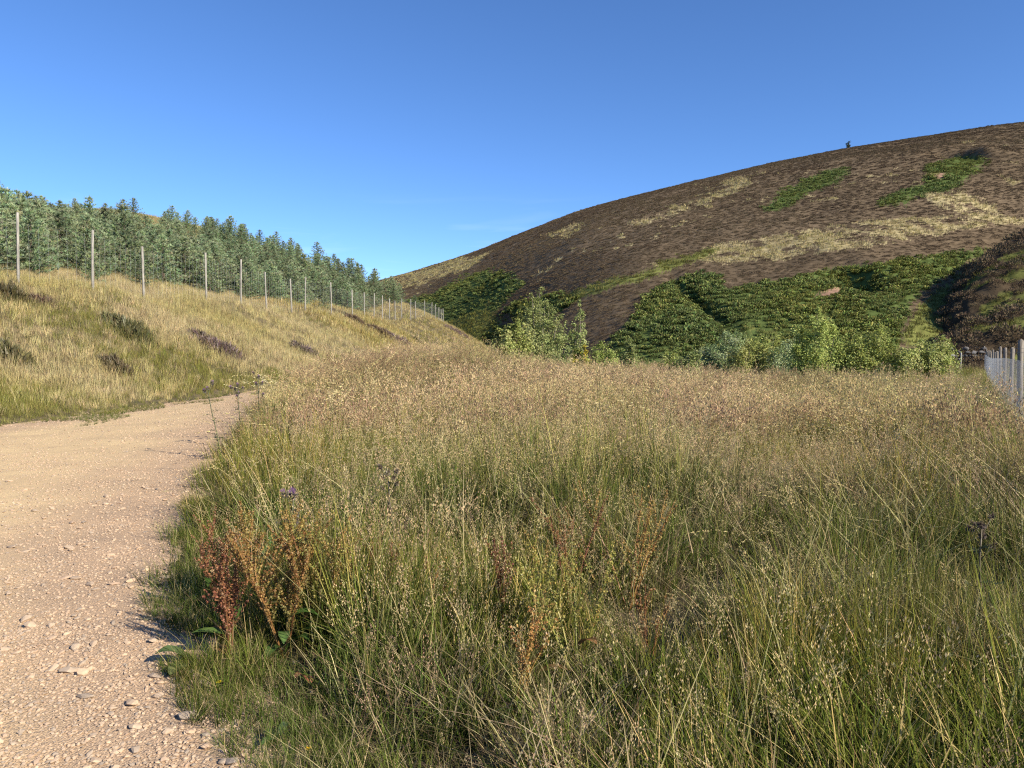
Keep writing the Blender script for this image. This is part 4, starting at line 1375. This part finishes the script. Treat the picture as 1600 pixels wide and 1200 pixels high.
def dock(x, y, h, cols, lbl, seed, branches=8, leaves=4, stems=2, spread=.35, gap=.016):
    random.seed(seed)
    z = float(H(x, y))
    t = empty('dock_plant', (x, y, z)); tag(t, lbl, 'dock')
    sm, sd, lf = MB(), MB(), MB()
    for k in range(stems):
        a = U(0, 6.28); top = Vector((math.cos(a) * h * spread * U(.2, 1), math.sin(a) * h * spread * U(.2, 1), h * U(.85, 1)))
        pts = [Vector((0, 0, -.03)), top * .4 + Vector((0, 0, .05 * h)), top]
        cs = random.choice(cols)
        sm.tube(pts, [.0055, .0045, .0015], cs, sides=5)
        runs = [(pts[1].lerp(top, .15), top)]
        for b in range(branches):
            f = U(.25, .85)
            p = pts[1].lerp(top, max(0, (f - .4) / .6)) if f > .4 else pts[0].lerp(pts[1], f / .4)
            a2 = U(0, 6.28)
            sl = U(.25, .8)
            e = p + Vector((math.cos(a2) * sl, math.sin(a2) * sl, .95)).normalized() * h * U(.16, .42)
            sm.strip([p, p.lerp(e, .5), e], [.002, .0016, .001], Vector((math.sin(a2), -math.cos(a2), 0)), cs, cs)
            runs.append((p, e))
        for p, e in runs:
            L_ = (e - p).length
            nw = max(5, int(L_ / gap))
            cr = random.choice(cols)
            for w_ in range(nw):
                cw = cr if random.random() < .7 else random.choice(cols)
                if random.random() < .15: continue
                q = p.lerp(e, (w_ + U(0, .6)) / nw)
                for _ in range(7):
                    dv = Vector((U(-1, 1), U(-1, 1), U(-.8, .5))).normalized()
                    r_ = U(.004, .013) * (1.25 - .6 * w_ / nw)
                    c_ = q + dv * r_
                    s1 = dv.orthogonal().normalized() * .0044; s2 = dv.cross(s1).normalized() * .0048
                    sd.face([c_ - s1, c_ + s2, c_ + s1 + dv * .002, c_ - s2], jit(cw, .25))
    for k in range(leaves):
        lf = MB()
        big_leaf(lf, Vector((0, 0, U(.01, h * .3))), U(0, 6.28), U(.13, .22), U(.045, .07), U(.2, .9), U(.1, .5), jit(random.choice([(.07, .13, .03), (.09, .15, .04), (.22, .12, .05)]), .15))
        mesh_obj('leaf', lf.mesh('leaf', M['leaf'], True), t)
    mesh_obj('stem', sm.mesh('stem', M['forb']), t)
    mesh_obj('seeds', sd.mesh('seeds', M['forb']), t)['kind'] = 'stuff'

def plant_at(px, py_base):
    """foot of a plant whose base row in the photograph is known, on level ground"""
    d = EYE * FPX / (py_base - HZN)
    return (px - 800) / FPX * d, d
DOCKS = [
    (352, 1040, .46, RED, 'dark red dock spikes nearest the bare corner of the track', 9, 5, 3, .2),
    (440, 1035, .58, ORANGE, 'biggest dock, a bushy orange-brown clump beside the track', 12, 5, 5, .5),
    (505, 1015, .55, YGR, 'yellow-orange dock growing into the biggest dock clump', 10, 4, 4, .45),
    (330, 955, .44, RED, 'red-brown dock leaning over the track edge', 8, 4, 3, .5),
    (405, 975, .56, ORANGE, 'rusty dock behind the biggest clump', 9, 3, 3, .4),
    (585, 985, .50, RED, 'rusty red dock standing alone in green grass', 8, 2, 3, .3),
    (690, 1010, .42, RED, 'short red dock spike between green grass and straw', 5, 1, 2, .2),
    (785, 1010, .50, RED, 'dark red dock among long straws in the near meadow', 7, 1, 2, .3),
    (905, 1080, .58, YGR, 'yellow-green dock clump in the middle of the near meadow', 11, 3, 4, .4),
    (800, 1130, .44, ORANGE, 'brown dock in the shaded hollow of the near meadow', 8, 2, 2, .4),
    (890, 965, .58, RED, 'russet dock behind the yellow-green clump', 8, 0, 3, .35),
    (985, 960, .62, ORANGE, 'tall rusty dock pair in mid meadow', 9, 0, 4, .35),
    (1010, 1075, .40, RED, 'small dark red dock beside the shadowed band of low grass', 6, 0, 2, .3),
]
for i, (px, pb, h, cols, lbl, br, lv_, stn, sp) in enumerate(DOCKS):
    x, y = plant_at(px, pb)
    near_track = px < 560
    dock(x, y, h * (1.15 if near_track else 1.12), cols, lbl, 800 + i, int(br * (1.5 if near_track else 1.0)), lv_, stn + 1, sp if near_track else sp * 1.5, .016 if near_track else .021)

def thistle(x, y, h, lean, lbl, seed, heads=5, dead=False):
    random.seed(seed)
    z = float(H(x, y))
    t = empty('thistle', (x, y, z)); tag(t, lbl, 'thistle')
    sm, lf, hd = MB(), MB(), MB()
    cst = (.13, .11, .07) if dead else (.10, .11, .06)
    top = Vector((lean[0], lean[1], h))
    pts = [Vector((0, 0, -.02)), top * .35 + Vector((.02, 0, 0)), top * .7, top]
    sm.tube(pts, [.010, .008, .006, .004], cst, sides=6)
    tips = [(top, (top - pts[2]).normalized())]
    for k in range(heads - 1):
        f = U(.6, .95); p = pts[0].lerp(top, f)
        a = U(0, 6.28)
        e = p + Vector((math.cos(a) * .6, math.sin(a) * .6, .9)).normalized() * h * U(.1, .2)
        sm.tube([p, p.lerp(e, .5) + Vector((0, 0, -.006)), e], [.003, .0026, .002], cst, sides=5)
        tips.append((e, (e - p).normalized()))
    for p, ax in tips:
        r = U(.016, .024) * (.72 if dead else 1)
        hd, fl = MB(), MB()
        for _ in range(46):     # spiny bracts
            dv = Vector((random.gauss(0, 1), random.gauss(0, 1), random.gauss(0, 1))).normalized()
            s = dv.orthogonal().normalized() * r * .35
            hd.face([p + dv * r * .5 - s, p + dv * r * .5 + s, p + dv * r * 1.5], jit((.12, .10, .085) if not dead else (.13, .10, .075), .3))
        for _ in range(26):     # purple tuft
            dv = (ax * 1.6 + Vector((random.gauss(0, .5), random.gauss(0, .5), random.gauss(0, .5)))).normalized()
            s = dv.orthogonal().normalized() * .0018
            fl.face([p + ax * r * .5 - s, p + ax * r * .5 + s, p + dv * r * 2.3], jit((.20, .10, .22) if not dead else (.10, .07, .06), .25))
        ho = mesh_obj('flower_head', hd.mesh('flower_head', M['forb']), t)
        mesh_obj('florets', fl.mesh('florets', M['forb']), ho)
    nl = int(14 * h / .9)
    for k in range(nl):
        f = (k + U(0, 1)) / nl * .9
        p = pts[0].lerp(top, f); a = U(0, 6.28); ln = U(.09, .2) * (1.25 - f)
        d = Vector((math.cos(a), math.sin(a), .35)); s = Vector((-d.y, d.x, 0))
        c = jit((.08, .10, .055), .25)
        for j in range(5):
            q0 = p + d * ln * j / 5 - Vector((0, 0, .02 * (j / 5) ** 2)); q1 = p + d * ln * (j + 1) / 5 - Vector((0, 0, .02 * ((j + 1) / 5) ** 2))
            for sg in (-1, 1):
                lf.face([q0, q1, (q0 + q1) * .5 + d * ln * .08 + s * sg * ln * .28 * (1 - j / 7) + Vector((0, 0, U(-.01, .02)))], c)
    mesh_obj('stem', sm.mesh('stem', M['forb'], True), t)
    mesh_obj('leaves', lf.mesh('leaves', M['leaf']), t)
thistle(-3.93, 10.3, .98, (-.16, .0), 'leaning thistle reaching out over the gravel, first of three', 900, 3)
thistle(-4.02, 11.3, .96, (-.02, .0), 'upright thistle with clustered brown heads, middle of three', 901, 6)
thistle(-3.86, 11.6, 1.06, (.03, .0), 'tallest thistle, topped by a purple flower head', 902, 5)
thistle(-1.47, 5.0, .58, (.03, .02), 'thistle with grey-purple heads behind the rusty docks', 903, 8)
thistle(-.85, 5.4, .66, (-.03, .02), 'faded thistle standing in bright green grass', 904, 7, True)
thistle(2.45, 4.0, .62, (.02, 0), 'dead thistle with blackened heads by the netting fence side', 905, 7, True)
thistle(-.2, 16.5, 1.05, (.25, 0), 'dark dry thistle leaning among the buff seed grasses', 906, 5, True)

def rosette(px, py, leaves, lbl, seed, nm='dock_leaf_rosette'):
    random.seed(seed)
    x, y = plant_at(px, py)
    t = empty(nm, (x, y, float(path_z(np.array(x), np.array(y))) + .01)); tag(t, lbl, 'plant')
    for (az, ln, w, lift, droop, c) in leaves:
        lf = MB(); big_leaf(lf, Vector((0, 0, .0)), az, ln, w, lift, droop, c, .06, 9)
        mesh_obj('leaf', lf.mesh('leaf', M['leaf'], True), t)
rosette(292, 1045, [(3.5, .17, .085, .55, .25, (.11, .16, .065)), (4.6, .20, .10, .15, .1, (.17, .19, .07)), (3.0, .10, .05, .4, .3, (.09, .15, .04))],
        'broad green dock leaf lying out over the gravel corner', 950)
rosette(478, 1080, [(5.0, .10, .07, .8, .5, (.30, .11, .07)), (4.0, .08, .05, .9, .4, (.34, .16, .09))],
        'crinkled red-brown dock leaf at the foot of the docks', 951)
rosette(425, 1178, [(2.9, .075, .035, .6, .4, (.10, .14, .06)), (1.2, .08, .036, .8, .4, (.11, .16, .07)), (4.2, .08, .04, .5, .3, (.07, .13, .04))],
        'small dock seedling with two green leaves on the stony verge', 952)
rosette(405, 905, [(1.2, .20, .07, 1.3, .2, (.15, .23, .07)), (2.2, .16, .06, 1.4, .3, (.12, .20, .06)), (.4, .15, .06, 1.2, .4, (.11, .2, .06))],
        'upright pale green dock leaves above the rusty docks', 953)

def buttercup(px, py, h, lbl, seed):
    random.seed(seed)
    x, y = plant_at(px, py)
    t = empty('buttercup', (x, y, float(path_z(np.array(x), np.array(y))))); tag(t, lbl, 'flower')
    sm, pt = MB(), MB()
    sm.tube([Vector((0, 0, -.01)), Vector((.004, 0, h * .5)), Vector((0, .004, h))], [.0015, .0013, .001], (.10, .15, .04))
    for k in range(3): blade(sm, Vector((0, 0, 0)), .05, .008, 2.1 * k, .8, .4, (.06, .11, .03), (.10, .16, .04), 3)
    for k in range(5):
        a = 6.283 * k / 5; d = Vector((math.cos(a), math.sin(a), .35)); s = Vector((-d.y, d.x, 0)) * .0075
        b = Vector((0, .004, h))
        pt.face([b, b + d * .007 + s, b + d * .014 + s * .7, b + d * .014 - s * .7, b + d * .007 - s], (.75, .52, .02))
    mesh_obj('stem', sm.mesh('stem', M['leaf']), t); mesh_obj('petals', pt.mesh('petals', M['forb']), t)
buttercup(333, 1090, .03, 'single yellow buttercup beside the broad green dock leaf', 960)
buttercup(474, 1205, .03, 'yellow buttercup by the dock seedling on the verge', 961)

# arching pale grass by the bend of the track
random.seed(970)
x, y = -4.3, 15.0
t = empty('pale_grass_tuft', (x, y, float(H(x, y)))); tag(t, 'tuft of arching cream grass beside the thistles', 'grass')
mb = MB(); hb = MB()
for _ in range(26):
    a = 3.1 + U(-1.0, 1.0)
    p = blade(mb, Vector((U(-.25, .25), U(-.2, .2), 0)), U(.85, 1.1), .008, a, U(.1, .35), U(.35, .8), (.3, .28, .12), (.62, .54, .33), 6)
    for q in range(10):
        pp = p[-1].lerp(p[-2], U(0, 1.2)); spikelet(hb, pp, (p[-1] - p[-2]) + Vector((0, 0, -.1)), .03, .006, jit((.62, .53, .33), .15))
mesh_obj('stems', mb.mesh('stems', M['forb']), t); mesh_obj('seed_heads', hb.mesh('seed_heads', M['forb']), t)
